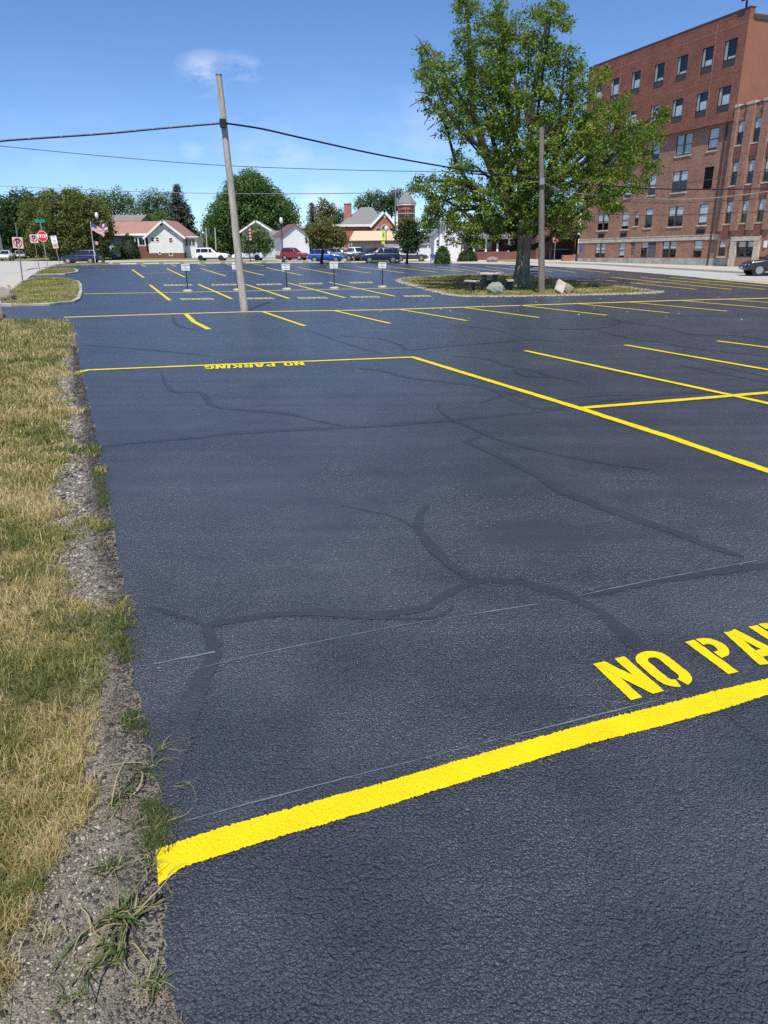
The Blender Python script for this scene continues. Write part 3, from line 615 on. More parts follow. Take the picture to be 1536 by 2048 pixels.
def tufts(n, ymin, ymax, xfun, per, seed):
    """mown, half-dry tufts: blades share a root, a lean and a tint"""
    y = ymin * (ymax / ymin) ** RNG.random(n); x = xfun(y)
    k = in_poly(x, y, [(p[0] + .25, p[1]) for p in turf_pts]) & (x < gx(y) + .16 * (vnoise(y, x, 4, 4) - .5) + .10 * (vnoise(y, x, 11, 6) - .4))
    k &= RNG.random(n) < .45 + .75 * vnoise(x, y, 2.4, 8)
    x, y = x[k], y[k]; m_ = len(x); d = np.hypot(x, y); sc = np.clip(d / 3.2, 1, 4.5)
    big = RNG.lognormal(0, .35, m_) * (.7 + .7 * vnoise(x, y, 1.6, 9)); tt = grass_tint(x, y)
    i = np.repeat(np.arange(m_), per)
    xy = np.stack([x, y], 1)[i] + RNG.normal(0, 1, (m_ * per, 2)) * (.013 * sc * big)[i][:, None]
    h_ = RNG.uniform(.022, .058, m_ * per) * big[i] * (1 + .16 * (sc[i] - 1)); w = RNG.uniform(.0018, .0036, m_ * per) * sc[i]
    return xy, h_, w, RNG.uniform(.35, 1.35, m_ * per), np.clip(tt[i] + RNG.normal(0, .16, m_ * per), 0, 1)
xy, h_, w, ln, tt = tufts(26000, 1.0, GEw[-1, 1] + .4, lambda y: gx(y) + .15 - RNG.random(len(y)) * (.30 * y + .75), 14, 1)
stuff(blades('lawn_grass', xy, h_, w, ln, tt, -.006))
xy, h_, w, ln, tt = tufts(6000, 1.0, GEw[-1, 1] + .4, lambda y: gx(y) - .6 - .3 * y - RNG.random(len(y)) * 5, 10, 2)
stuff(blades('lawn_grass', xy, h_ * 1.2, w * 1.6, ln, tt, -.006))
# straggling grass out on the gravel
N = 30000
y = 1.0 * 14 ** RNG.random(N); w_ = ax(y) - gx(y); u = RNG.random(N) * 1.0; x = gx(y) + u * (w_ + .05)
keep = (vnoise(x, y, 2.6, 21) + .35 * vnoise(x, y, 9, 22) - .22 * u) > .79; x, y = x[keep], y[keep]; k_ = len(x); s_ = np.clip(y / 3, 1, 3)
stuff(blades('stray_grass', np.stack([x, y], 1), RNG.uniform(.012, .06, k_) * s_ ** .5, RNG.uniform(.0018, .0042, k_) * s_, RNG.uniform(.6, 1.5, k_), np.clip(grass_tint(x, y) - .06, 0, 1), -.012))
# scrubby dark weeds and dead bits hugging the edge of the coat
N = 26000
y = 1.0 * 8 ** RNG.random(N); x = ax(y) + RNG.normal(-.03, .035, N); keep = vnoise(y, 7, 3.1, 31) + .4 * vnoise(x, y, 14, 32) > .86; x, y = x[keep], y[keep]; k_ = len(x)
stuff(blades('edge_scrub', np.stack([x, y], 1), RNG.uniform(.008, .04, k_), RNG.uniform(.0015, .004, k_), RNG.uniform(.5, 1.6, k_), np.clip(RNG.beta(1.5, 2.2, k_), 0, 1), -.008, 'weed_blade'))
for isl, inn, n_, nm in ((islA, inA, 26000, 'island_grass'), (islB, inB, 12000, 'island_grass'), (islT, inT, 60000, 'island_grass'), (islC, inC, 6000, 'island_grass')):
    xs = [p[0] for p in inn]; yy = [p[1] for p in inn]
    x = RNG.uniform(min(xs), max(xs), n_ * 2); y = RNG.uniform(min(yy), max(yy), n_ * 2); k = in_poly(x, y, [(p[0], p[1]) for p in inn]); x, y = x[k][:n_], y[k][:n_]
    t = np.clip(grass_tint(x, y) - .10, 0, 1)
    stuff(blades(nm, np.stack([x, y], 1), RNG.uniform(.05, .11, len(x)), RNG.uniform(.012, .022, len(x)), RNG.uniform(.3, 1.2, len(x)), t, .07 if isl is not islT else .018))

def pebbles(name, xy, r, tint, z, flat=.6):
    n = len(xy)
    dirs = np.array([(1, 0, 0), (0, 1, 0), (-1, 0, 0), (0, -1, 0), (0, 0, 1), (.7, .7, .55), (-.7, .7, .5), (-.7, -.7, .55), (.7, -.7, .5)], float)
    fc = np.array([(0, 5, 3 + 5), (0, 1, 5), (1, 6, 5), (1, 2, 6), (2, 7, 6), (2, 3, 7), (3, 8, 7), (3, 0, 8), (4, 5, 6), (4, 6, 7), (4, 7, 8), (4, 8, 5)])
    a = RNG.uniform(0, 2 * np.pi, n); el = RNG.uniform(.65, 1.35, n); c, s = np.cos(a), np.sin(a)
    jit = RNG.uniform(.75, 1.25, (n, 9, 1)); D = dirs[None] * jit
    X = D[..., 0] * (r * el)[:, None]; Y = D[..., 1] * (r / el)[:, None]; Z = D[..., 2] * (r * flat)[:, None]
    V = np.stack([X * c[:, None] - Y * s[:, None] + xy[:, 0:1], X * s[:, None] + Y * c[:, None] + xy[:, 1:2], Z + np.broadcast_to(np.asarray(z, float), (n,))[:, None]], 2).reshape(-1, 3)
    Fc = ((np.arange(n) * 9)[:, None, None] + fc[None]).reshape(-1, 3)
    return link(name, tri_mesh(name, V, Fc, 'pebble', np.repeat(tint, 9)))
N = 150000
y = RNG.uniform(.9, 16.5, N) ** 1.0; w_ = ax(y) - gx(y) + .25; u = RNG.random(N); x = gx(y) - .18 + u * w_
k = (RNG.random(N) < np.clip((2.2 / y) ** .8, 0, 1)) & (x < ax(y) + .03 * (vnoise(x, y, 8, 3)) - .01)
x, y, u = x[k], y[k], u[k]
prox = np.clip((x - (ax(y) - .16 - .12 * vnoise(y, 3, 1.5))) / .14, 0, 1)          # stones near the edge caught sealer
tn = np.clip(RNG.beta(1.3, 1.15, len(x)) * .98 + .02, 0, 1) * (1 - prox * RNG.uniform(.55, 1, len(x)))
rr = np.clip(RNG.lognormal(-5.85, .5, len(x)), .0014, .013) * np.clip(y / 3, 1, 2.4)
stuff(pebbles('loose_gravel', np.stack([x, y], 1), rr, tn, -.013))
# coarser stones
px_ = RNG.uniform(1.2, 9, 230); w_ = ax(px_) - gx(px_); u = RNG.random(230)
x = gx(px_) + u * w_ * .85
stuff(pebbles('coarse_gravel', np.stack([x, px_], 1), RNG.lognormal(-4.6, .35, 230), RNG.beta(1.6, 2.6, 230), -.016, .7))
# pale stones along the kerb of the tree bed
bt = np.array([(p[0], p[1]) for p in resample([(q[0], q[1]) for q in inT] + [inT[0]], .05)]); k = RNG.integers(0, len(bt), 11000)
xy = bt[k] + RNG.normal(0, .16, (11000, 2)); stuff(pebbles('bed_gravel', xy, RNG.uniform(.018, .05, 11000), np.clip(RNG.beta(5, 2, 11000), .5, 1), .022))
# bits of pale grit lying about on the lot
gp_ = np.array([G(RNG.uniform(740, 1500), RNG.uniform(583, 640))[:2] for i in range(60)])[:34]; link_ = stuff(pebbles('scattered_grit', gp_, RNG.uniform(.012, .035, 34), RNG.uniform(.7, 1, 34), .004))

def weed(px, py, n, L, w, label, straw=.15, flat=.75, dirx=None):
    c = G(px, py); V = []; Fc = []; T = []; o = 0
    crowns = [(0, 0)] + [tuple(RNG.normal(0, L * .32, 2)) for i in range(3)]
    for i in range(int(n * 1.15)):
        cr = crowns[0 if RNG.random() < .45 else RNG.integers(1, 4)]
        a = RNG.uniform(0, 2 * math.pi) if dirx is None else RNG.normal(dirx, .9)
        l = L * np.clip(RNG.lognormal(-.45, .45), .2, 1.5); ww = w * RNG.uniform(.35, 1.05); el0 = abs(RNG.normal(.25, .38)) + .06
        if RNG.random() < .12: el0 += .6
        p = np.array([c[0] + cr[0] + RNG.normal(0, .012), c[1] + cr[1] + RNG.normal(0, .012), -.012]); sw = RNG.normal(0, .16)
        K = 6; el = el0; tt = np.clip(RNG.normal(.38, .28) + (.6 if RNG.random() < straw else 0), 0, 1); kink = RNG.integers(2, 6) if RNG.random() < .35 else -1
        for k in range(K + 1):
            dr = np.array([math.cos(a), math.sin(a)]); sd = np.array([-dr[1], dr[0], 0])
            f = k / K; wd = ww * (1 - f) ** .7 * (.6 + .8 * min(f * 3, .5)); cup = np.array([0, 0, -.3 * wd])
            V += [p - sd * wd / 2, p + cup, p + sd * wd / 2]; T += [min(1, tt + .25 * f)] * 3
            p = p + np.array([dr[0] * math.cos(el), dr[1] * math.cos(el), math.sin(el)]) * (l / K); el -= flat * .22 + RNG.normal(0, .10); a += sw + RNG.normal(0, .10)
            if k == kink: el -= .7; a += RNG.normal(0, .5)
            if p[2] < .001: p[2] = .001 + RNG.uniform(0, .005); el = max(el, RNG.uniform(0, .15))
        for k in range(K):
            for q in (0, 1): Fc.append((o + 3 * k + q, o + 3 * k + q + 1, o + 3 * k + q + 4, o + 3 * k + q + 3))
        o += 3 * (K + 1)
    me = tri_mesh('weed', np.array(V), np.array(Fc), 'weed_blade', np.array(T)); ob = link('weed', me)
    return tag(ob, label, 'weed', 'weeds along the edge of the sealed lot')
weed(238, 1195, 46, .11, .006, 'low weed clump poking over the lot edge, farthest along the gravel')
weed(160, 1260, 30, .10, .005, 'wispy weed at the grass edge beside larger stones')
weed(258, 1440, 34, .10, .008, 'dark green tuft lying right on the edge of the sealed asphalt')
weed(300, 1535, 40, .17, .008, 'sprawling weed with a pale dry stalk reaching over the asphalt', .3)
weed(240, 1590, 30, .16, .009, 'flat crabgrass spreading over bare gravel below the sprawling weed', .1, .95)
weed(318, 1655, 44, .09, .006, 'scrubby brown-green weed just above the end of the yellow line', .45)
weed(298, 1720, 40, .08, .006, 'small weed touching the end of the near yellow line', .5)
weed(215, 1735, 40, .10, .007, 'low green weed on the gravel left of the yellow line')
weed(238, 1830, 54, .20, .011, 'largest crabgrass clump with long broad blades on the gravel', .1)
weed(245, 1895, 30, .20, .011, 'crabgrass with blades trailing toward the bottom left', .1, .9, -2.3)
weed(105, 1875, 40, .10, .005, 'dry straw-coloured tuft on the bare gravel', .95)
weed(305, 1960, 46, .09, .006, 'dusty weed on the lot edge at the bottom of the picture', .35)
weed(330, 1770, 12, .09, .005, 'thin dry stems at the hooked end of the yellow line', .6)
weed(150, 2000, 26, .09, .006, 'small green sprig in the bottom left gravel', .2)

# ------------------------------------------------------------------ trees
def leaf_quads(c, size, up=.35, jit=None):
    """one folded leaf per centre: a diamond with random lie, biased to face up and outward"""
    n = len(c); nr = RNG.normal(0, 1, (n, 3)); nr[:, 2] = np.abs(nr[:, 2]) + up
    if jit is not None: nr += jit
    nr /= np.linalg.norm(nr, axis=1)[:, None]
    t = np.cross(nr, RNG.normal(0, 1, (n, 3))); t /= np.linalg.norm(t, axis=1)[:, None] + 1e-9; b = np.cross(nr, t)
    s = size[:, None]
    V = np.stack([c - t * s, c - b * s * .52 + nr * s * .12, c + t * s, c + b * s * .52 + nr * s * .12], 1).reshape(-1, 3)
    return V, np.arange(n * 4).reshape(-1, 4)
def crown(name, clumps, per, spread, size, mname, parent, up=.4, droop=0, warm=0.0):
    """clumps: array of twig positions; leaves cluster about each"""
    cl = np.asarray(clumps, float); ctr = cl.mean(0)
    n = len(cl) * per; k = np.repeat(np.arange(len(cl)), per)
    c = cl[k] + RNG.normal(0, 1, (n, 3)) * spread * np.array([1, 1, .75])
    outw = cl[k] - ctr; outw /= np.linalg.norm(outw, axis=1)[:, None] + 1e-6
    V, Fc = leaf_quads(c, size * RNG.uniform(.6, 1.25, n), up, outw * .5)
    ct = RNG.beta(2, 2.2, len(cl)); t = np.clip(ct[k] * .55 + RNG.beta(2, 2.4, n) * .5 + warm * (RNG.random(n) < .12), 0, 1)
    return link(name, tri_mesh(name, V, Fc, mname, np.repeat(t, 4)), parent)
def tree(name, label, base, blobs, Y, leafm, per, spread, size, dens, rtrunk=.25, bark='bark_dark', group=None, depth=1.0, shell=.55, limbs=7, up=.4, warm=0.0):
    """blobs: (px, py, radius px) outlines of the foliage masses, set at depth Y and spread in depth about it"""
    root = empty(name, (base[0], base[1], base[2] if len(base) > 2 else 0)); tag(root, label, 'tree', group)
    C = []; cx = np.mean([q[0] for q in blobs]); ext = max(20, max(abs(q[0] - cx) for q in blobs))
    ppm = F / (Y / _c * .98)
    cent = []
    for (px, py, r) in blobs:
        rm = r / ppm; Rx = ext / ppm * depth; off = math.sqrt(max(0, 1 - ((px - cx) / ext) ** 2)) * Rx * .62
        for dy in ((-off, 0, off) if off > rm * .9 else (-off * .6, off * .6)):
            yy = Y + dy + random.uniform(-.3, .3) * rm; p = P(px + random.uniform(-.2, .2) * r, py + random.uniform(-.2, .2) * r, yy); cent.append((p, rm))
            n = max(3, int(dens * rm * rm)); u = RNG.normal(0, 1, (n, 3)); u /= np.linalg.norm(u, axis=1)[:, None]; rad = RNG.random(n) ** (1 / 3.) * (1 - shell) + shell * RNG.uniform(.75, 1.05, n)
            q = p + u * (rm * np.minimum(rad, 1.05))[:, None]; C.append(q[q[:, 2] > .25])
    C = np.concatenate(C); o = np.array(root.location)
    crown('crown', C - o, per, spread, size, leafm, root, up, warm=warm)
    b = MB(); top = max(c[0][2] for c in cent); mid = np.array([np.mean([c[0][0] for c in cent]), Y, 0]) - o
    th = max(.8, min(c[0][2] - c[1] for c in cent) * 1.0); h0 = th + .12 * (top - th)
    lean = np.array([mid[0], mid[1], 0])
    pts = [np.array([0, 0, -.1]), np.array([0, 0, .35]), lean * .15 + [0, 0, h0 * .5], lean * .4 + [0, 0, h0], lean * .85 + [0, 0, h0 + (top - h0) * .4], lean + [0, 0, h0 + (top - h0) * .75]]
    b.tube(pts, [rtrunk * 1.45, rtrunk * 1.05, rtrunk * .9, rtrunk * .8, rtrunk * .5, rtrunk * .15], 9, wob=.08)
    for i in range(limbs):
        c = random.choice(cent); e = c[0] - o; s0 = lean * .4 + np.array([0, 0, h0 * random.uniform(.85, 1.1)])
        m1 = s0 * .55 + e * .45 + np.array([random.uniform(-.1, .1), random.uniform(-.1, .1), -.02]) * np.linalg.norm(e - s0)
        b.tube([s0, m1, e], [rtrunk * .42, rtrunk * .26, rtrunk * .06], 6, wob=.08)
    b.build('trunk', bark, root, True)
    return root, cent

# the big tree in the bed
TREE_Y = float(G(1040, 573)[1])
HB = [(400,40,58),(455,110,72),(560,60,50),(420,220,72),(540,190,75),(640,190,60),(745,150,85),(850,60,62),(905,110,55),(800,250,80),(920,280,55),(985,330,48),(660,300,85),(500,330,95),(215,330,50),(185,260,22),(170,390,30),(255,400,72),(360,410,85),(520,450,105),(680,440,105),(850,410,90),(980,440,65),(1060,430,42),(1115,405,34),(230,530,62),(320,560,85),(470,590,95),(640,610,105),(800,580,85),(950,560,65),(1060,600,66),(1180,590,58),(1240,540,30),(310,680,52),(400,690,55),(560,740,85),(700,750,100),(850,730,100),(1000,710,100),(1130,710,95),(1270,720,70),(1360,690,48),(1430,620,36),(1455,590,18),(1410,735,30),(360,860,48),(420,930,66),(700,890,105),(860,870,105),(1020,850,110),(1180,850,95),(1300,850,75),(1380,890,42),(260,980,66),(180,965,42),(125,985,26),(350,1030,80),(480,1050,75),(620,1010,95),(780,1030,105),(930,1010,105),(1080,970,100),(1220,970,68),(1330,985,48),(210,1080,50),(240,1150,60),(350,1150,58),(195,1185,26),(480,1160,66),(600,1150,75),(740,1150,72),(900,1140,80),(1000,1120,62),(1130,1070,50),(1210,1080,40),(345,1240,52),(425,1225,42),(455,1270,30),(550,1230,40),(715,1230,55),(905,1225,52),(990,1195,32),(590,880,70),(540,830,45)]
HB = [(780 + a * .3776, b_ * .3776, r * .3776 * .92) for a, b_, r in HB]
hb = G(1041, 575)
root, cent = tree('sweetgum_tree', 'big spreading tree with yellowish-green leaves growing in the oval grass bed', hb, HB, TREE_Y, 'leaf_hero', 42, .145, .074, 21, rtrunk=.05, bark='bark', limbs=0, shell=.45, up=.5, depth=.95, warm=.30)
for ch in list(root.children):
    if ch.name.startswith('trunk'): bpy.data.objects.remove(ch)
o = np.array(root.location); b = MB()
# trunk: fluted, flaring at the root, dividing low down
n = 22; rings = []
for (z, r, fl) in ((-.1, .70, .22), (.10, .58, .2), (.35, .44, .18), (.8, .35, .15), (1.5, .31, .13), (2.1, .32, .13), (2.7, .37, .14), (3.2, .34, .12)):
    rings.append([((r * (1 + fl * math.sin(5 * a + 1.1) * .6 + fl * math.sin(9 * a + z) * .5 + random.uniform(-.03, .03))) * math.cos(a) + .03 * z, (r * (1 + fl * math.sin(5 * a + 1.1) * .6)) * math.sin(a), z) for a in [2 * math.pi * k / n for k in range(n)]])
vs = sum(rings, []); b.add(vs, [(i * n + k, i * n + (k + 1) % n, (i + 1) * n + (k + 1) % n, (i + 1) * n + k) for i in range(len(rings) - 1) for k in range(n)] + [tuple(range((len(rings) - 1) * n, len(rings) * n))])
b.build('trunk', 'bark', root, True); b = MB()
def limb(path, r0, r1, side=0.0, wob=.07):
    """path in photo pixels, turned to the depth of the tree; side = how far toward (-) or away (+) it grows"""
    q = []
    for i, (x, y) in enumerate(path):
        f_ = i / (len(path) - 1); q.append(P(x, y, TREE_Y + side * f_) - o)
    q[0] = q[0] * .6 + np.array([.05, 0, 2.5]) * .4
    m = len(q); b.tube(q, [r0 + (r1 - r0) * i / (m - 1) for i in range(m)], 8, wob=wob)
Z = lambda *p: [(780 + x * .3776, y * .3776) for x, y in p]
limb(Z((680, 1290), (640, 1150), (560, 950), (500, 800), (440, 600), (425, 400), (420, 150), (400, 40)), .30, .04, -.8)
limb(Z((690, 1290), (700, 1100), (690, 850), (640, 650), (600, 400), (590, 130), (560, 20)), .30, .03, .6)
limb(Z((700, 1290), (730, 1100), (740, 800), (760, 500), (800, 250), (850, 60)), .28, .03, -.5)
limb(Z((700, 1290), (760, 1150), (850, 900), (930, 650), (990, 450), (1060, 430)), .24, .04, .7)
limb(Z((710, 1300), (800, 1200), (960, 1060), (1100, 900), (1250, 760), (1430, 620)), .22, .03, -1.2)
limb(Z((715, 1330), (760, 1310), (830, 1270), (950, 1160), (1100, 1060), (1320, 990)), .17, .03, 1.2)
limb(Z((680, 1330), (640, 1320), (590, 1290), (480, 1190), (330, 1080), (140, 985)), .17, .03, -1.2)
limb(Z((680, 1300), (600, 1180), (470, 1050), (350, 870), (300, 680), (240, 540)), .18, .03, 1.4)
limb(Z((560, 950), (480, 780), (380, 700), (280, 560), (190, 260)), .14, .02, -1.0)
limb(Z((690, 1250), (700, 1050), (780, 800), (900, 560), (930, 280)), .2, .03, -2.0)
limb(Z((690, 1250), (650, 1050), (560, 800), (500, 560), (470, 330)), .2, .03, 2.4)
limb(Z((740, 1200), (860, 1000), (1000, 840), (1180, 700), (1240, 540)), .16, .03, -2.0)
for i in range(60):                                       # finer branches out to the foliage masses
    c = random.choice(cent)[0] - o; c2 = random.choice(cent)[0] - o
    s0 = c * .45 + np.array([0, 0, 4.2]) * .55
    b.tube([s0, (s0 + c) / 2 + np.array([0, 0, .25]), c], [.075, .045, .012], 5, wob=.1)
for pth in (((205, 300), (165, 225), (130, 180)), ((180, 520), (110, 560), (100, 570)), ((190, 490), (130, 487)), ((230, 660), (195, 690)), ((240, 715), (210, 722)), ((600, 200), (598, 110), (597, 60)), ((668, 240), (668, 130), (665, 70)), ((240, 300), (200, 235)), ((215, 600), (180, 660))):   # bare twigs
    q = [P(780 + x * .3776, y * .3776, TREE_Y - .4) - o for x, y in pth]; b.tube([tuple(v) for v in q], [.03, .015, .006][:len(q)], 5)
b.build('limbs', 'bark_dark', root, True)

# trees behind the streets
tree('maple_tree', 'dark green tree at the far left edge of the picture', P(25, 516, 150) * [1, 1, 0], [(20, 440, 30), (45, 415, 26), (8, 470, 28), (64, 410, 20), (30, 480, 28), (60, 455, 24), (-25, 450, 35), (-10, 420, 25)], 150, 'leaf_dark', 12, .5, .30, 8, .35, limbs=6)
tree('linden_tree', 'broad dense olive-green tree behind the stop sign', P(135, 516, 122) * [1, 1, 0], [(100, 402, 17), (75, 428, 26), (110, 435, 30), (150, 408, 24), (165, 435, 30), (190, 438, 26), (205, 466, 18), (135, 468, 32), (172, 476, 28), (88, 468, 26), (60, 452, 20), (140, 396, 15), (188, 412, 15), (205, 440, 14), (110, 490, 24), (150, 494, 24), (72, 488, 20), (195, 494, 20)], 122, 'leaf_olive', 14, .38, .21, 16, .4, limbs=8)
tree('locust_tree', 'airy light green tree with flat layered crown above the pink roof', P(238, 512, 178) * [1, 1, 0], [(215, 396, 13), (235, 390, 12), (255, 398, 12), (205, 412, 13), (228, 408, 14), (250, 412, 14), (268, 412, 9), (240, 424, 12), (220, 428, 10), (195, 398, 12), (185, 390, 10)], 178, 'leaf_locust', 8, .55, .26, 7, .3, limbs=16, up=.9)
tree('locust_tree', 'airy light green tree between the layered tree and the spruce', P(312, 512, 182) * [1, 1, 0], [(290, 400, 13), (310, 394, 12), (332, 398, 12), (300, 415, 15), (325, 412, 15), (345, 416, 12), (285, 418, 11), (315, 428, 13), (335, 432, 14), (300, 434, 10)], 182, 'leaf_locust', 8, .5, .26, 8, .3, limbs=14, up=.9)
tree('yard_tree', 'low dark green trees massed behind the roof ridge beside the spruce', P(325, 512, 170) * [1, 1, 0], [(305, 438, 10), (322, 436, 14), (345, 445, 15), (335, 455, 14), (258, 428, 9), (272, 426, 8)], 170, 'leaf_green', 10, .5, .28, 8, .25, limbs=5)
tree('oak_tree', 'large rounded green tree behind the leaning utility pole', P(500, 514, 152) * [1, 1, 0], [(497, 368, 22), (478, 385, 24), (515, 385, 26), (455, 405, 22), (485, 408, 30), (535, 400, 22), (545, 420, 28), (510, 425, 32), (572, 430, 22), (440, 432, 24), (465, 440, 30), (585, 450, 14), (430, 462, 20), (452, 474, 24), (480, 470, 26), (560, 450, 24), (530, 450, 24), (425, 490, 16), (450, 498, 18), (480, 500, 18), (410, 500, 14)], 152, 'leaf_green', 13, .45, .25, 11, .5, limbs=9)
tree('street_tree', 'small round green tree in front of the cream gabled house', P(512, 518, 108) * [1, 1, 0], [(512, 466, 14), (498, 478, 13), (525, 476, 14), (510, 488, 14), (535, 490, 12), (495, 492, 10), (528, 497, 9)], 108, 'leaf_green', 14, .22, .13, 34, .12, limbs=6, group='street trees behind the far kerb')
tree('street_tree', 'small russet-tinged tree standing over the bright blue car', P(643, 521, 86) * [1, 1, 0], [(650, 452, 12), (635, 462, 14), (660, 462, 15), (628, 476, 14), (645, 478, 18), (668, 475, 16), (682, 466, 10), (685, 480, 10), (632, 486, 9), (655, 486, 10), (674, 484, 9), (622, 466, 9)], 86, 'leaf_russet', 14, .2, .12, 34, .17, limbs=8, group='street trees behind the far kerb')
tree('street_tree', 'small dark round-headed tree left of the white picket fence', P(814, 523, 83) * [1, 1, 0], [(808, 447, 12), (822, 450, 13), (800, 460, 13), (818, 466, 16), (836, 462, 13), (803, 476, 13), (822, 482, 15), (838, 478, 11), (812, 492, 11), (828, 494, 9)], 83, 'leaf_dark', 14, .2, .12, 36, .13, limbs=6, group='street trees behind the far kerb')
tree('ash_tree', 'yellow-green tree top behind the russet street tree', P(652, 512, 140) * [1, 1, 0], [(648, 412, 10), (660, 418, 10), (642, 426, 11), (656, 430, 11), (648, 442, 12)], 140, 'leaf_russet', 10, .4, .22, 10, .2, limbs=5)
tree('yard_tree', 'green tree mass left of the brick chimney', P(676, 512, 205) * [1, 1, 0], [(678, 428, 8), (670, 438, 9), (683, 440, 8), (668, 448, 8)], 205, 'leaf_dark', 10, .5, .3, 6, .2, limbs=4)
tree('poplar_tree', 'feathery upright tree showing above the grey hipped roof', P(740, 512, 215) * [1, 1, 0], [(725, 402, 9), (738, 396, 9), (752, 392, 9), (762, 400, 8), (745, 408, 12), (715, 410, 8), (758, 412, 10), (730, 416, 12)], 215, 'leaf_locust', 10, .6, .32, 5, .3, limbs=9)
tree('elm_tree', 'dark green tree between the feathery tree and the brick tower', P(783, 512, 212) * [1, 1, 0], [(775, 402, 10), (788, 396, 10), (798, 390, 10), (780, 415, 13), (795, 410, 12), (768, 420, 10)], 212, 'leaf_dark', 10, .6, .32, 6, .3, limbs=6)
tree('yard_tree', 'bushy green tree beside the white house behind the blue pole', P(905, 518, 110) * [1, 1, 0], [(890, 492, 10), (905, 482, 14), (885, 503, 8), (918, 470, 16), (900, 460, 14), (870, 450, 14), (860, 470, 12)], 110, 'leaf_green', 12, .3, .18, 16, .16, limbs=6)
tree('yard_tree', 'shady tree before the brick porch house', P(966, 516, 104) * [1, 1, 0], [(960, 455, 18), (985, 450, 18), (940, 462, 16), (1010, 455, 18), (970, 470, 14), (1040, 460, 20)], 104, 'leaf_dark', 12, .3, .18, 12, .3, limbs=6)
far_blobs = [(x, 505 + random.uniform(-4, 4), random.uniform(7, 12)) for x in range(-60, 930, 14)]
C = []
for px, py, r in far_blobs:
    p = P(px, py - 2, 235 + random.uniform(-12, 12)); rm = r / 6.2; n_ = 55; u = RNG.normal(0, 1, (n_, 3)); u /= np.linalg.norm(u, axis=1)[:, None]; C.append(p + u * rm * np.array([1.6, 1.2, 1.2]))
C = np.concatenate(C); C[:, 2] = np.abs(C[:, 2])
stuff(crown('distant_wood', C, 7, .7, .55, 'leaf_dark', None))

def conifer(name, label, px, ytop, ybase, wpx, Y, tiers, mname='needle', nl=46):
    b0 = P(px, ybase, Y); top = P(px, ytop, Y); base = np.array([b0[0], Y, 0.]); Ht = top[2]; R = wpx / (F / (Y / _c * .98)) / 2
    root = empty(name, base); tag(root, label, 'tree')
    C = []; b = MB(); b.tube([(0, 0, -.1), (0, 0, Ht * .5), (0, 0, Ht)], [.3, .16, .02], 7)
    for i in range(tiers):
        f_ = i / tiers; z = Ht * (.08 + .92 * f_); rad = R * (1 - f_) ** .85 * random.uniform(.8, 1.15) + .12
        nb = max(4, int(11 * (1 - f_) + 4))
        for k in range(nb):
            a = random.uniform(0, 6.28); L = rad * random.uniform(.75, 1.15); e = np.array([math.cos(a) * L, math.sin(a) * L, z - L * .22])
            b.tube([(0, 0, z), tuple(e)], [.05, .012], 4, cap=False)
            m_ = max(2, int(nl * L / R / 8)); t = np.linspace(.25, 1, m_)[:, None]; C.append(np.array([0, 0, z]) * (1 - t) + e * t + RNG.normal(0, .07, (m_, 3)))
    crown('crown', np.concatenate(C), 11, .32, .22, mname, root, .2); b.build('trunk', 'bark_dark', root, True); return root
conifer('spruce_tree', 'tall dark grey-green spruce right of the white gabled house', 367, 367, 512, 84, 150, 34, nl=130)
conifer('pine_tree', 'pale green pine rising behind the white garage', 628, 404, 512, 46, 160, 20, nl=60)

def shrub(name, label, px, py, wpx, hpx, Y, leafm='leaf_dark'):
    c = P(px, py, Y); root = empty(name, (c[0], Y, 0)); tag(root, label, 'shrub'); ppm = F / (Y / _c * .98); w, h_ = wpx / ppm / 2, hpx / ppm
    u = RNG.normal(0, 1, (520, 3)); u /= np.linalg.norm(u, axis=1)[:, None]; u[:, 2] = np.abs(u[:, 2] * 1.1 - .1)
    crown('foliage', u * np.array([w, w * .8, h_]) * RNG.uniform(.86, 1.0, (520, 1)), 12, .09, .10, leafm, root)
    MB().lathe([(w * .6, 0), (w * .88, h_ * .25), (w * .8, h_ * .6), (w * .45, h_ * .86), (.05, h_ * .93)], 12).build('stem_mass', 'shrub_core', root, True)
shrub('globe_shrub', 'clipped round dark green shrub beside the white house steps', 259, 493, 34, 36, 128, 'leaf_dark')
shrub('hedge_shrub', 'light green bush behind the silver sedan', 236, 500, 26, 22, 133, 'leaf_green')
shrub('porch_shrub', 'leafy green bush beside the blue pole', 885, 510, 26, 24, 84, 'leaf_green')
shrub('porch_shrub', 'dark rounded bush before the brick porch', 935, 512, 34, 16, 92, 'leaf_dark')

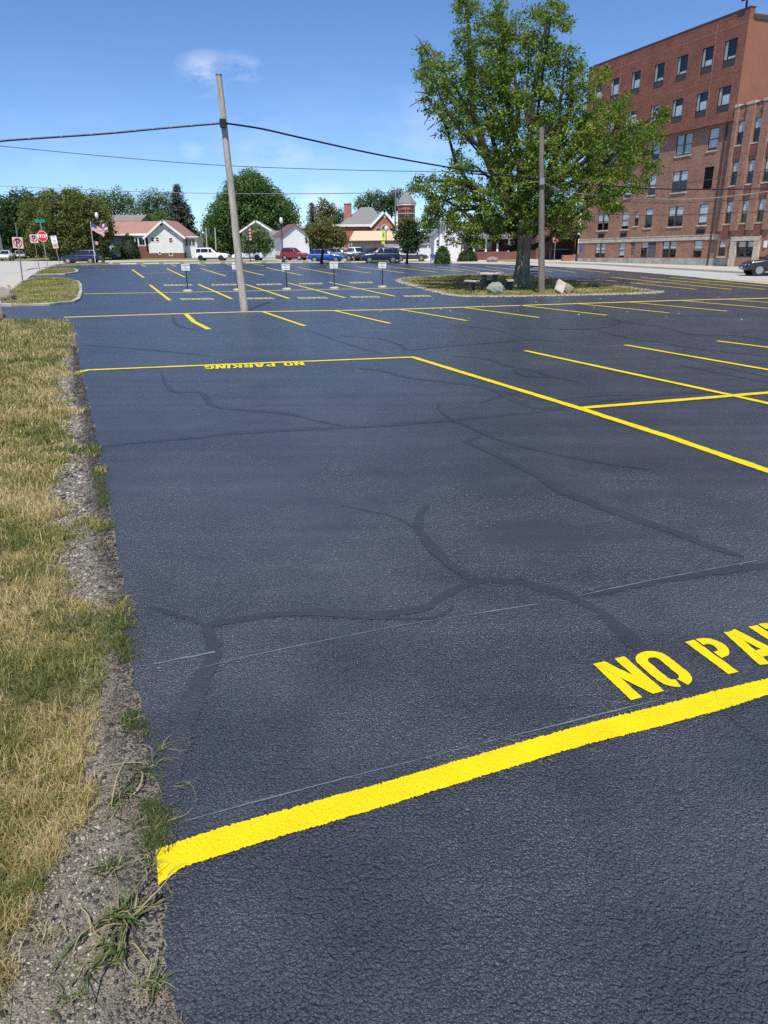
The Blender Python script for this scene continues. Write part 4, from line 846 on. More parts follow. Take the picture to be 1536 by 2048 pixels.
# ------------------------------------------------------------------ wall with real openings
def wall(b, s0, s1, t0, t1, holes, y=0.0, depth=.18, mi=0, mr=None):
    """wall in the x-z plane facing -y, cut by holes (a0,a1,b0,b1), each with reveals going back"""
    hs = [h_ for h_ in holes if h_[0] < s1 and h_[1] > s0 and h_[2] < t1 and h_[3] > t0]
    xs = sorted({s0, s1, *[min(max(v, s0), s1) for h_ in hs for v in h_[:2]]}); zs = sorted({t0, t1, *[min(max(v, t0), t1) for h_ in hs for v in h_[2:]]})
    for x0, x1 in zip(xs, xs[1:]):
        z_run = None
        for z0, z1 in zip(zs, zs[1:]):
            cx, cz = (x0 + x1) / 2, (z0 + z1) / 2
            if any(h_[0] < cx < h_[1] and h_[2] < cz < h_[3] for h_ in hs): continue
            b.add([(x0, y, z0), (x1, y, z0), (x1, y, z1), (x0, y, z1)], [(0, 1, 2, 3)], mi)
    for a0, a1, b0, b1 in hs:
        q = [(a0, b0), (a1, b0), (a1, b1), (a0, b1)]
        for i in range(4):
            p, r = q[i], q[(i + 1) % 4]; b.add([(p[0], y, p[1]), (p[0], y + depth, p[1]), (r[0], y + depth, r[1]), (r[0], y, r[1])], [(0, 1, 2, 3)], mi if mr is None else mr)
def window(parent, a0, a1, b0, b1, y=0.0, style='double', blind=.5, sill=True, fmat='frame_brown', rec=.045, sillmat='stone', curtain='blind'):
    """frame set back in the opening; panes, blind and sill hang under it"""
    f = MB(); w = .055; yf = y + rec
    f.box(a0, a1, yf, yf + .07, b0, b0 + w); f.box(a0, a1, yf, yf + .07, b1 - w, b1); f.box(a0, a0 + w, yf, yf + .07, b0 + w, b1 - w); f.box(a1 - w, a1, yf, yf + .07, b0 + w, b1 - w)
    cells = []
    zm = (b0 + b1) / 2
    if style == 'double':      # two sashes
        f.box(a0 + w, a1 - w, yf, yf + .07, zm - .03, zm + .03); cells = [(a0 + w, a1 - w, b0 + w, zm - .03), (a0 + w, a1 - w, zm + .03, b1 - w)]
    elif style == 'pair':
        am = (a0 + a1) / 2; f.box(am - .09, am + .09, yf - .02, yf + .07, b0 + w, b1 - w)
        for u0, u1 in ((a0 + w, am - .09), (am + .09, a1 - w)):
            f.box(u0, u1, yf, yf + .07, zm - .025, zm + .025); cells += [(u0, u1, b0 + w, zm - .025), (u0, u1, zm + .025, b1 - w)]
    elif style == 'slider':    # narrow light beside a wide one, dark unit below
        zb = b0 + (b1 - b0) * .27; am = a0 + (a1 - a0) * .32
        f.box(am - .03, am + .03, yf, yf + .07, zb + .04, b1 - w); f.box(a0 + w, a1 - w, yf, yf + .07, zb - .02, zb + .04)
        cells = [(a0 + w, am - .03, zb + .04, b1 - w), (am + .03, a1 - w, zb + .04, b1 - w)]
    else: cells = [(a0 + w, a1 - w, b0 + w, b1 - w)]
    fo = f.build('window', fmat, parent)
    if style == 'slider':
        MB().box(a0 + w, a1 - w, yf + .01, yf + .06, b0 + w, b0 + (b1 - b0) * .27 - .02).build('unit_panel', 'dark_panel', fo)
    for c in cells:
        MB().add([(c[0], yf + .04, c[2]), (c[1], yf + .04, c[2]), (c[1], yf + .04, c[3]), (c[0], yf + .04, c[3])], [(0, 1, 2, 3)]).build('pane', 'glass', fo)
    if blind > 0:
        c0 = b0 + w; zb = b1 - w - (b1 - b0 - 2 * w) * blind
        if style == 'slider':
            z0_ = b0 + (b1 - b0) * .30; am = a0 + (a1 - a0) * .32
            MB().box(am + .03, a1 - w, yf + .046, yf + .06, z0_, z0_ + (b1 - w - z0_) * blind).build('blind', curtain, fo); MB().box(a0 + w, am - .06, yf + .046, yf + .06, z0_, b1 - w).build('curtain', 'curtain', fo); return fo
        MB().box(a0 + w, a1 - w, yf + .043, yf + .06, zb, b1 - w).build('blind', curtain, fo)
    if sill: MB().box(a0 - .07, a1 + .07, y - .07, y + rec, b0 - .12, b0 - .005).build('sill', sillmat, fo)
    return fo
def louvre(parent, a0, a1, b0, b1, y=0.0, m='louver', n=10):
    r = MB(); r.box(a0, a1, y + .14, y + .17, b0, b1); o = r.build('louvre', 'dark_panel', parent); dz = (b1 - b0) / n
    for i in range(n):
        z = b0 + dz * i; MB().add([(a0 + .02, y + .03, z + .01), (a1 - .02, y + .03, z + .01), (a1 - .02, y + .13, z + dz * .9), (a0 + .02, y + .13, z + dz * .9)], [(0, 1, 2, 3)]).build('slat', m, o)

# ------------------------------------------------------------------ brick hospital block on the right
E1 = ray(181, 515); E1 = E1 / np.linalg.norm(E1); B0 = G(1409.5, 534.5)
hosp = empty('brick_building', B0); tag(hosp, 'tall red brick block with rows of windows and a metal-clad top, at right', 'building')
ex_ = Vector(E1); ez_ = Vector((0, 0, 1)); ez_ = (ez_ - ex_ * ez_.dot(ex_)).normalized()
# local x runs toward the camera end (so that the wall faces -y), z up
xl = -ex_; yl = ez_.cross(xl)
mm = Matrix((xl, yl, ez_)).transposed().to_4x4(); mm.translation = Vector(B0); hosp.matrix_world = mm
NEG = lambda a, b_: (-max(a, b_), -min(a, b_))
C6 = [(1.12, -.18), (3.5, 2.24), (6.33, 5.05), (9.12, 7.85), (12.22, 10.95), (15.24, 13.97), (17.9, 16.6)]
DOUB = [(5.66, 3.78), (15.95, 14.15)]; SING = [(1.92, .86), (8.75, 7.73), (12.1, 11.05)]
Lx = -18.9; REC = .38
up_holes = [(*NEG(*c), t0, t1) for c in C6 for t0, t1 in ((15.22, 17.14), (12.0, 13.86))]
ub = MB(); wall(ub, Lx, 1.02, 11.2, 18.62, up_holes)
ub.add([(Lx, 0, 11.2), (1.02, 0, 11.2), (1.02, REC + .02, 11.2), (Lx, REC + .02, 11.2)], [(0, 3, 2, 1)])
ub.add([(Lx, 0, 11.2), (Lx, 24, 11.2), (Lx, 24, 18.62), (Lx, 0, 18.62)], [(0, 1, 2, 3)])
ub.build('upper_wall', 'brick_upper', hosp)
MB().box(Lx - .01, 1.03, -.008, .5, 18.62, 18.92).build('parapet_course', 'brick_upper', hosp)
MB().box(Lx - .05, 1.07, -.05, .55, 18.92, 18.98).build('coping', 'frame_brown', hosp)
for z_ in (17.95, 14.45): MB().box(Lx, 1.02, -.012, .01, z_, z_ + .03).build('brick_course', 'joint', hosp)
for x_ in (-2.15, -13.9): MB().box(x_, x_ + .03, -.013, .01, 11.25, 18.6).build('control_joint', 'joint', hosp)
for i, c in enumerate(C6):
    a = NEG(*c)
    window(hosp, *a, 15.22, 17.14, style='slider', blind=(.12, .3, .12, .15, .5, .62, .5)[i], sill=False, fmat='black')
    window(hosp, *a, 12.0, 13.86, style='slider', blind=(.55, .5, .62, .98, .8, .6, .7)[i], sill=False, fmat='black')
lo_holes = []
rows = ((9.33, 11.03), (6.35, 8.08), (3.48, 5.17))
for (t0, t1) in rows:
    lo_holes += [(*NEG(*c), t0, t1) for c in DOUB + SING]
lo_holes += [(*NEG(10.21, 9.62), 3.72, 4.97)]
gr_w = [((15.96, 14.25), 'pair'), ((12.12, 11.2), 'double'), ((8.87, 7.93), 'double'), ((5.9, 4.1), 'pair'), ((2.03, 1.0), 'double')]
gr_h = [(*NEG(*c), .80, 2.22) for c, s_ in gr_w] + [(*NEG(10.35, 9.75), 1.0, 2.22), (*NEG(7.9, 6.78), .80, 2.22)]
lb = MB(); wall(lb, Lx + .1, .98, .73, 11.2, lo_holes + gr_h, y=REC)
lb.add([(Lx + .1, REC, .73), (Lx + .1, 24, .73), (Lx + .1, 24, 11.2), (Lx + .1, REC, 11.2)], [(0, 1, 2, 3)])
lb.build('lower_wall', 'brick_lower', hosp)
for r, (t0, t1) in enumerate(rows):
    for i, c in enumerate(DOUB): window(hosp, *NEG(*c), t0, t1, REC, 'pair', (.95, .45, .45)[r] if i == 0 else .6, curtain='curtain' if r == 0 else 'blind')
    for i, c in enumerate(SING):
        if r == 1 and i == 0: louvre(hosp, *NEG(*c), t0, t1, REC, 'black', 13)
        else: window(hosp, *NEG(*c), t0, t1, REC, 'double', (.9, .7, .85)[i] if r != 2 else (.9, .3, .85)[i])
window(hosp, *NEG(10.21, 9.62), 3.72, 4.97, REC, 'double', .4)
for (c, s_), bl in zip(gr_w, (.7, .9, .35, .45, .6)): window(hosp, *NEG(*c), .80, 2.22, REC, s_, bl, sill=False)
louvre(hosp, *NEG(10.35, 9.75), 1.0, 2.22, REC, 'louver', 9); louvre(hosp, *NEG(7.9, 6.78), .80, 2.22, REC, 'louver', 12)
for c in ((15.6, 14.6), (12.05, 11.1), (1.9, .9)):
    louvre(hosp, *NEG(*c), 2.78, 3.2, REC - .15, 'dark_panel', 4)
MB().box(Lx + .05, .97, REC - .06, REC + .05, 2.26, 2.62).build('stone_band', 'stone', hosp)
MB().box(Lx + .05, .97, REC - .09, REC + .05, 2.62, 2.68).build('stone_band', 'stone', hosp)
MB().box(Lx + .08, 2.75, REC - .05, REC + .3, -1.2, .73).build('foundation', 'foundation', hosp)
MB().box(Lx - .02, 1.0, REC + .75, REC + .8, .7, 18.5).build('interior_wall', 'interior', hosp)
MB().box(-.12, .0, REC - .12, REC - .01, .05, 11.1).build('downpipe', 'pipe', hosp)
MB().box(Lx + .1, 1.0, .5, 24, 18.5, 18.6).build('roof', 'louver', hosp)
# end wall of the top block, clad in ribbed brown metal
eb = MB(); eb.add([(1.015, 0, 12.2), (1.015, 24, 12.2), (1.015, 24, 18.2), (1.015, .35, 18.2), (1.015, .0, 18.2)], [(0, 1, 2, 3, 4)]); eb.build('metal_cladding', 'metal_brown', hosp); MB().box(.96, 1.025, .004, .5, 18.19, 18.90).build('parapet_end', 'brick_upper', hosp)
MB().box(1.0, 1.1, .45, 24, 18.2, 18.5).build('cladding_trim', 'frame_brown', hosp)
# wing with pilasters, standing forward
wh = []; WX = [(1.40, 2.12), (3.02, 3.72), (4.60, 5.32), (6.2, 6.92), (7.8, 8.5), (9.4, 10.1), (11, 11.7)]
for (t0, t1) in ((9.35, 11.07), (6.38, 8.12), (3.47, 5.18)): wh += [(a, b_, t0, t1) for a, b_ in WX]
gh = [(1.16, 1.92, .9, 2.12), (3.12, 4.9, .82, 2.06), (6.2, 6.95, .9, 2.12), (7.8, 8.5, .9, 2.12), (9.4, 10.1, .9, 2.12)]
wb = MB(); wall(wb, 1.02, 14, .73, 12.1, wh + gh, y=.06)
wb.add([(1.02, .06, .73), (1.02, .5, .73), (1.02, .5, 11.2), (1.02, .06, 11.2)], [(0, 1, 2, 3)]); wb.build('wing_wall', 'brick_lower', hosp)
MB().box(1.05, 14, .8, .85, .7, 12).build('interior_wall', 'interior', hosp)
for x0, x1 in ((1.02, 1.34), (2.2, 2.94), (3.8, 4.52), (5.4, 6.12), (7.0, 7.72), (8.6, 9.3), (10.2, 10.9)):
    MB().box(x0, x1, -.12, .06, 2.9, 12.1).build('pilaster', 'brick_lower', hosp); MB().box(x0 - .05, x1 + .05, -.16, .3, 12.1, 12.3).build('pilaster_cap', 'stone', hosp)
MB().box(1.3, 14, 0, .25, 12.1, 12.18).build('coping', 'frame_brown', hosp)
for k, (t0, t1) in enumerate(((9.35, 11.07), (6.38, 8.12), (3.47, 5.18))):
    for j, (a, b_) in enumerate(WX):
        window(hosp, a, b_, t0, t1, .06, 'double', (.45, .4, .5, .6, .5, .4, .5)[(j + k) % 7])
        MB().box(a - .02, b_ + .02, -.02, .05, t0 - .98, t0 - .2).build('spandrel', 'brick_dark', hosp)
for j, g in enumerate(gh):
    if j == 1: window(hosp, *g, .06, 'pair', .35, False)
    else: window(hosp, *g, .06, 'double', .4)
MB().box(2.56, 3.1, -.14, .06, .02, 2.35).build('door_surround', 'stone', hosp); MB().box(4.92, 5.42, -.14, .06, .02, 2.35).build('door_surround', 'stone', hosp); MB().box(2.56, 5.42, -.16, .06, 2.08, 2.42).build('door_surround', 'stone', hosp)
MB().box(3.12, 4.9, 0.0, .1, .1, .80).build('entry_panel', 'brick_lower', hosp)
MB().box(2.6, 5.4, -.45, .05, -.1, .10).build('step', 'concrete', hosp); MB().box(2.75, 14, REC - .36, REC + .2, -1.4, .70).build('foundation', 'foundation', hosp)
MB().box(5.75, 6.05, -.02, .05, 1.55, 2.05).build('notice_panel', 'sign_white', hosp)
bs = MB(); bs.lathe([(.26, -.02), (.26, .0)], 20, 0, (-18.35, REC - .02, 1.75), 'y'); bs.build('round_plaque', 'sign_blue', hosp)
fl = MB(); fl.box(.5, .62, -.05, .05, 19.0, 19.45); fl.box(.25, .95, -.28, -.1, 19.45, 20.0); fo = fl.build('floodlight', 'black', hosp)
MB().box(.35, .85, -.30, -.285, 19.53, 19.92).build('lens', 'lamp_lens', fo)

# ------------------------------------------------------------------ houses and other buildings
def X(px, Y, py=500): return float(P(px, py, Y)[0])
def Zt(py, Y, px=600): return float(P(px, py, Y)[2])
def simple_window(root, x0, x1, z0, z1, y=0.0, fm='white_trim', dark='interior', style='double'):
    f = MB(); t = .08; f.box(x0 - t, x1 + t, y - .05, y - .001, z0 - t, z0); f.box(x0 - t, x1 + t, y - .05, y - .001, z1, z1 + t); f.box(x0 - t, x0, y - .05, y - .001, z0, z1); f.box(x1, x1 + t, y - .05, y - .001, z0, z1)
    if style == 'double': f.box(x0, x1, y - .04, y - .001, (z0 + z1) / 2 - .03, (z0 + z1) / 2 + .03)
    o = f.build('window', fm, root); MB().add([(x0, y - .012, z0), (x1, y - .012, z0), (x1, y - .012, z1), (x0, y - .012, z1)], [(0, 1, 2, 3)]).build('pane', 'car_glass', o); return o
def roof_slab(b, p, q, r, s, t=.12, mi=0):
    """sloping slab through four corner points, t thick below"""
    v = [Vector(x) for x in (p, q, r, s)]; n = (v[1] - v[0]).cross(v[3] - v[0]).normalized()
    if n.z < 0: n = -n
    w = [x - n * t for x in v]; b.add(v + w, [(0, 1, 2, 3), (7, 6, 5, 4), (0, 4, 5, 1), (1, 5, 6, 2), (2, 6, 7, 3), (3, 7, 4, 0)], mi)

# white house with the pink roof
Yh = 131.; root = empty('white_house', (X(331, Yh), Yh, 0)); tag(root, 'white clapboard house with pink metal roof and gable end facing the lot', 'house'); ox = root.location.x
gx0, gx1 = X(298, Yh) - ox, X(367, Yh) - ox; ez0 = Zt(470, Yh, 330); ap = Zt(441, Yh, 330); fb = Zt(506, Yh, 330); mid = (gx0 + gx1) / 2
b = MB(); b.add([(gx0, 0, fb), (gx1, 0, fb), (gx1, 0, ez0), (mid, 0, ap), (gx0, 0, ez0)], [(0, 1, 2, 3, 4)]); b.add([(gx1, 0, fb), (gx1, 9, fb), (gx1, 9, ez0), (gx1, 0, ez0), (gx0, 0, fb), (gx0, 9, fb), (gx0, 9, ez0), (gx0, 0, ez0)], [(0, 1, 2, 3), (4, 7, 6, 5)]); b.build('gable_wall', 'siding_white', root)
MB().box(gx0 - .03, gx1 + .03, -.03, 9, -.1, fb).build('brick_base', 'brick_dark', root)
b = MB(); roof_slab(b, (gx0 - .7, -.6, ez0 - .45), (mid, -.6, ap + .12), (mid, 9.3, ap + .12), (gx0 - .7, 9.3, ez0 - .45)); roof_slab(b, (mid, -.6, ap + .12), (gx1 + .7, -.6, ez0 - .45), (gx1 + .7, 9.3, ez0 - .45), (mid, 9.3, ap + .12)); b.build('gable_roof', 'roof_pink', root)
b = MB(); roof_slab(b, (gx0 - .75, -.66, ez0 - .45), (mid, -.66, ap + .16), (mid, -.58, ap + .16), (gx0 - .75, -.58, ez0 - .45), .34); roof_slab(b, (mid, -.66, ap + .16), (gx1 + .75, -.66, ez0 - .45), (gx1 + .75, -.58, ez0 - .45), (mid, -.58, ap + .16), .34); b.build('barge_board', 'white_trim', root)
wz = lambda py: Zt(py, Yh, 330); wx_ = lambda px: X(px, Yh) - ox
for (a, c, t, bt_) in ((305, 310.5, 475, 482.5), (314.5, 320, 475, 482.5), (340.5, 347, 476, 484.5)): simple_window(root, wx_(a), wx_(c), wz(bt_), wz(t))
simple_window(root, wx_(326), wx_(330), wz(452), wz(446), style='one'); simple_window(root, wx_(338), wx_(344), wz(511), wz(505), style='one'); simple_window(root, wx_(317), wx_(321), wz(508), wz(504), style='one')
# long wing to the left with the sloping pink roof
lx0 = wx_(205); b = MB(); b.box(lx0, gx0 - .05, 2.5, 9.5, -.1, wz(469)); b.build('wing_wall', 'siding_blue', root)
b = MB(); roof_slab(b, (lx0 - .4, 1.7, wz(468)), (gx0 + 2.2, 1.7, wz(468)), (gx0 + 3.2, 6.3, wz(440)), (lx0 - .4, 6.3, wz(440))); roof_slab(b, (lx0 - .4, 6.3, wz(440)), (gx0 + 3.2, 6.3, wz(440)), (gx0 + 2, 10.5, wz(466)), (lx0 - .4, 10.5, wz(466))); b.build('wing_roof', 'roof_pink', root)
MB().box(lx0 - .45, gx0, 1.62, 1.72, wz(470), wz(466.5)).build('gutter', 'white_trim', root)
for (a, c) in ((236, 241.5), (243, 253), (255, 259.5)): simple_window(root, wx_(a), wx_(c), wz(483), wz(474), 2.5)
b = MB(); b.box(wx_(269), gx0 - .06, .6, 2.45, wz(492), wz(471)); b.build('sun_porch', 'white_trim', root); MB().box(wx_(268.5), gx0 - .04, .56, 2.45, -.1, wz(492)).build('porch_base', 'brick_dark', root)
roof_ = MB(); roof_.box(wx_(258), gx0, .3, 2.6, wz(471), wz(469)); roof_.build('porch_roof', 'white_trim', root)
for (a, c) in ((271, 275.5), (278, 283.5), (284.5, 289), (291.5, 296)): simple_window(root, wx_(a), wx_(c), wz(489.5), wz(476), .6, style='one')
b = MB(); b.box(gx1 + .05, wx_(391), 1.5, 6, -.1, wz(475)); b.build('side_porch', 'siding_white', root); MB().box(gx1, wx_(396), 1.0, 6.3, wz(475), wz(473)).build('porch_roof', 'white_trim', root)
for (a, c) in ((368.5, 373), (374.5, 380), (381.5, 387)): simple_window(root, wx_(a), wx_(c), wz(492), wz(478), 1.5, style='one')

def gable_box(name, label, px0, px1, Y, eave, ridge, depth, wallm, roofm, axis='x', base=0, cat='house', over=.4, gable_front=True):
    """plain house: ridge along x (roof slope faces the street) or along y (gable faces it)"""
    root = empty(name, (X((px0 + px1) / 2, Y), Y, 0)); tag(root, label, cat); ox = root.location.x
    x0, x1 = X(px0, Y) - ox, X(px1, Y) - ox; e, r = Zt(eave, Y, px0), Zt(ridge, Y, px0); b = MB(); rb = MB()
    if axis == 'x':
        m_ = depth / 2; b.box(x0, x1, 0, depth, -.1, e)
        for x in (x0, x1): b.add([(x, 0, e), (x, depth, e), (x, m_, r - .1)], [(0, 1, 2)])
        roof_slab(rb, (x0 - over, -over, e - .15), (x1 + over, -over, e - .15), (x1 + over, m_, r), (x0 - over, m_, r)); roof_slab(rb, (x0 - over, m_, r), (x1 + over, m_, r), (x1 + over, depth + over, e - .15), (x0 - over, depth + over, e - .15))
    else:
        m_ = (x0 + x1) / 2; b.box(x0, x1, 0, depth, -.1, e); b.add([(x0, 0, e), (x1, 0, e), (m_, 0, r - .1)], [(0, 1, 2)])
        roof_slab(rb, (x0 - over, -over, e - .2), (m_, -over, r), (m_, depth, r), (x0 - over, depth, e - .2)); roof_slab(rb, (m_, -over, r), (x1 + over, -over, e - .2), (x1 + over, depth, e - .2), (m_, depth, r))
    b.build('wall', wallm, root); rb.build('roof', roofm, root); return root, x0, x1, e, r
gable_box('far_house', 'grey-brown shingled roof rising behind the pink roof', 212, 286, 150, 441, 428.5, 8, 'siding_tan', 'shingle_brown')
r_, x0, x1, e, r = gable_box('far_house', 'small white roofed house between spruce and poles', 390, 412, 150, 492, 471, 8, 'siding_white', 'shingle', 'y')
r_, x0, x1, e, r = gable_box('cream_house', 'cream gabled house behind the small round street tree', 486, 546, 138, 463, 441, 9, 'siding_cream', 'shingle', 'y')
b = MB(); roof_slab(b, (x0 - .7, -.55, e - .2), ((x0 + x1) / 2, -.55, r + .08), ((x0 + x1) / 2, -.45, r + .08), (x0 - .7, -.45, e - .2), .3); roof_slab(b, ((x0 + x1) / 2, -.55, r + .08), (x1 + .7, -.55, e - .2), (x1 + .7, -.45, e - .2), ((x0 + x1) / 2, -.45, r + .08), .3); b.build('barge_board', 'white_trim', r_)
gable_box('cream_house_wing', 'low grey-roofed wing between cream house and white garage', 528, 558, 130, 476, 461, 7, 'siding_blue', 'shingle', 'x')
gable_box('white_shed', 'white gabled building showing behind the maroon roof', 541, 585, 146, 461, 446.5, 8, 'siding_white', 'white_trim', 'y')
# white garage with maroon roof, gable wall toward the lot, turned a little
Yg = 113.; root = empty('white_garage', (X(592, Yg), Yg, 0), math.radians(17)); tag(root, 'white gabled garage with maroon roof and dark red base, behind the red car', 'garage')
gw = (X(619, Yg) - X(566, Yg)) / 2 * 1.03; ez0 = Zt(468.5, Yg, 590); ap = Zt(448.5, Yg, 590); fb = Zt(511, Yg, 590); D = 7
b = MB(); b.add([(-gw, 0, fb), (gw, 0, fb), (gw, 0, ez0), (0, 0, ap), (-gw, 0, ez0), (-gw, D, fb), (gw, D, fb), (gw, D, ez0), (-gw, D, ez0)], [(0, 1, 2, 3, 4), (1, 6, 7, 2), (0, 4, 8, 5)]); b.build('wall', 'siding_white', root)
MB().box(-gw - .02, gw + .02, -.02, D, -.1, fb).build('base_course', 'brick_dark', root)
b = MB(); roof_slab(b, (-gw - .5, -.35, ez0 - .3), (0, -.35, ap + .1), (0, D, ap + .1), (-gw - .5, D, ez0 - .3)); roof_slab(b, (0, -.35, ap + .1), (gw + .4, -.35, ez0 - .3), (gw + .4, D, ez0 - .3), (0, D, ap + .1)); b.build('roof', 'roof_maroon', root)
MB().box(gw * .72, gw * .86, -.1, -.01, ez0 - 1.2, ez0 - .5).build('wall_lamp', 'black', root)

# brick civic building with hipped roof, chimney, gable and tower
Yc = 168.; root = empty('brick_hall', (X(735, Yc), Yc, 0)); tag(root, 'red brick hall with grey hipped roof, chimney and arched front gable', 'building'); ox = root.location.x
cx_ = lambda px: X(px, Yc) - ox; cz = lambda py: Zt(py, Yc, 735)
b = MB(); b.box(cx_(662), cx_(748), 0, 22, -.1, cz(453)); b.box(cx_(605), cx_(662), 1, 20, -.1, cz(455)); b.build('wall', 'brick_red', root)
MB().box(cx_(660), cx_(746), -.5, 22, cz(453), cz(448.5)).build('cornice', 'white_trim', root); MB().box(cx_(600), cx_(660) - .02, .5, 20.5, cz(455), cz(450.5)).build('cornice', 'white_trim', root)
xa, xb, ra, rb_ = cx_(680), cx_(775), cx_(721.6), cx_(744.5); zb, zr = cz(449), cz(411)
b = MB(); b.add([(xa, -.3, zb), (xb, -.3, zb), (xb, 18, zb), (xa, 18, zb), (ra, 8, zr), (rb_, 8, zr)], [(0, 1, 5, 4), (1, 2, 5), (2, 3, 4, 5), (3, 0, 4)]); b.build('hipped_roof', 'shingle', root)
b = MB(); b.box(cx_(688.8), cx_(703), 3, 5, zb, cz(406.5)); b.box(cx_(688.2), cx_(703.6), 2.9, 5.1, cz(406.5), cz(405)); b.build('chimney', 'brick_red', root)
gxa, gxb, gm = cx_(744), cx_(791), cx_(769.5); gz, ga = cz(450), cz(424)
b = MB(); b.add([(gxa, -3, -.1), (gxb, -3, -.1), (gxb, -3, gz), (gm, -3, ga), (gxa, -3, gz), (gxa, 4, -.1), (gxa, 4, gz), (gxb, 4, -.1), (gxb, 4, gz)], [(0, 1, 2, 3, 4), (0, 4, 6, 5), (1, 7, 8, 2)]); b.build('front_gable', 'brick_red', root)
b = MB(); roof_slab(b, (gxa - .5, -3.3, gz - .3), (gm, -3.3, ga + .25), (gm, 9, ga + .25), (gxa - .5, 9, gz - .3)); roof_slab(b, (gm, -3.3, ga + .25), (gxb + .3, -3.3, gz - .1), (gxb + .3, 9, gz - .1), (gm, 9, ga + .25)); b.build('gable_roof', 'shingle', root)
b = MB(); roof_slab(b, (gxa - .5, -3.42, gz - .3), (gm, -3.42, ga + .35), (gm, -3.3, ga + .35), (gxa - .5, -3.3, gz - .3), .5); roof_slab(b, (gm, -3.42, ga + .35), (gxb + .3, -3.42, gz - .1), (gxb + .3, -3.3, gz - .1), (gm, -3.3, ga + .35), .5); b.build('barge_board', 'white_trim', root)
MB().lathe([(.35, -3.06), (.35, -3.0)], 14, 0, (cx_(770.5), 0, cz(433)), 'y').build('round_window', 'white_trim', root)
for px, w_, py in ((757, 6, 461), (770, 8, 458), (783, 5, 461)):
    r1 = (cx_(px + w_) - cx_(px - w_)) / 2; p = [(cx_(px) + r1 * math.cos(a), cz(py) + r1 * math.sin(a)) for a in np.linspace(0, math.pi, 9)]
    o_w = MB().prism([(cx_(px) - r1, cz(py) - 2.2), (cx_(px) + r1, cz(py) - 2.2)] + p, 'y', -3.08, -3.01).build('arched_window', 'stone', root); r2 = r1 * .72
    p = [(cx_(px) + r2 * math.cos(a), cz(py) + r2 * math.sin(a)) for a in np.linspace(0, math.pi, 9)]; MB().prism([(cx_(px) - r2, cz(py) - 2.2), (cx_(px) + r2, cz(py) - 2.2)] + p, 'y', -3.11, -3.07).build('pane', 'car_glass', o_w)
for px in (687, 701): simple_window(root, cx_(px - 2.2), cx_(px + 2.2), cz(494), cz(483), 0)
MB().box(cx_(665), cx_(720), -.1, .01, cz(499), cz(496.5)).build('stone_band', 'stone', root)
# tower
tw = empty('brick_tower', (X(812.5, Yc - 3), Yc - 3, 0)); tag(tw, 'red brick tower with arched openings and grey pyramid roof', 'tower'); Rw = (X(829, Yc) - X(796, Yc)) / 2 * 1.06
oc = lambda r: [(r * math.cos(math.radians(22.5 + 45 * k)), r * math.sin(math.radians(22.5 + 45 * k))) for k in range(8)]
t_e = cz(413); MB().prism(oc(Rw), 'z', -.1, t_e).build('wall', 'brick_red', tw); MB().prism(oc(Rw * 1.14), 'z', t_e, cz(409.5)).build('cornice', 'white_trim', tw)
b = MB(); q = [(x, y, cz(409.4)) for x, y in oc(Rw * 1.2)] + [(0, 0, cz(381))]; b.add(q, [(i, (i + 1) % 8, 8) for i in range(8)]); b.build('pyramid_roof', 'shingle', tw)
for a in (-90, -135, -45):
    for k in (-1, 0, 1):
        g = math.radians(a); d_ = Rw * math.cos(math.radians(22.5)); tx, ty = -math.sin(g), math.cos(g); cx2, cy2 = d_ * math.cos(g) + tx * k * .55, d_ * math.sin(g) + ty * k * .55
        for (z0_, z1_, nm) in ((cz(427.5), cz(421), 'arched_opening'), (cz(437), cz(430), 'slot_window')):
            vs = []
            prof = [(-.19, z0_), (.19, z0_), (.19, z1_ - .19)] + [(.19 * math.cos(t), z1_ - .19 + .19 * math.sin(t)) for t in np.linspace(.4, 2.74, 5)] + [(-.19, z1_ - .19)]
            MB().add([(cx2 + tx * u + .03 * math.cos(g), cy2 + ty * u + .03 * math.sin(g), z) for u, z in prof], [tuple(range(len(prof)))]).build(nm, 'interior', tw)
b = MB(); b.prism(oc(Rw * 1.03), 'z', cz(429.6), cz(428)); b.build('stone_band', 'stone', tw)
# tan building with the peach roof
Yt = 108.; root, x0, x1, e, r = gable_box('tan_building', 'tan building with long peach-coloured roof behind the navy car', 704, 800, Yt, 481, 461, 9, 'siding_tan', 'roof_tan', 'x', cat='building', over=.5)
root.rotation_euler.z = math.radians(-8)
MB().box(x0 - .5, x1 + .5, -.62, -.5, e - .34, e - .02).build('fascia', 'frame_brown', root)
b = MB(); b.add([(x0 - .02, 4, e + .3), (x0 - .02, 5, e + .3), (x0 - .02, 5, e + .9), (x0 - .02, 4, e + .9)], [(0, 1, 2, 3)]); b.build('gable_vent', 'interior', root)
gable_box('low_garage', 'low grey-roofed garage in front of the tan building', 774, 805, 100, 494, 488, 5, 'siding_white', 'shingle', 'x', cat='garage')
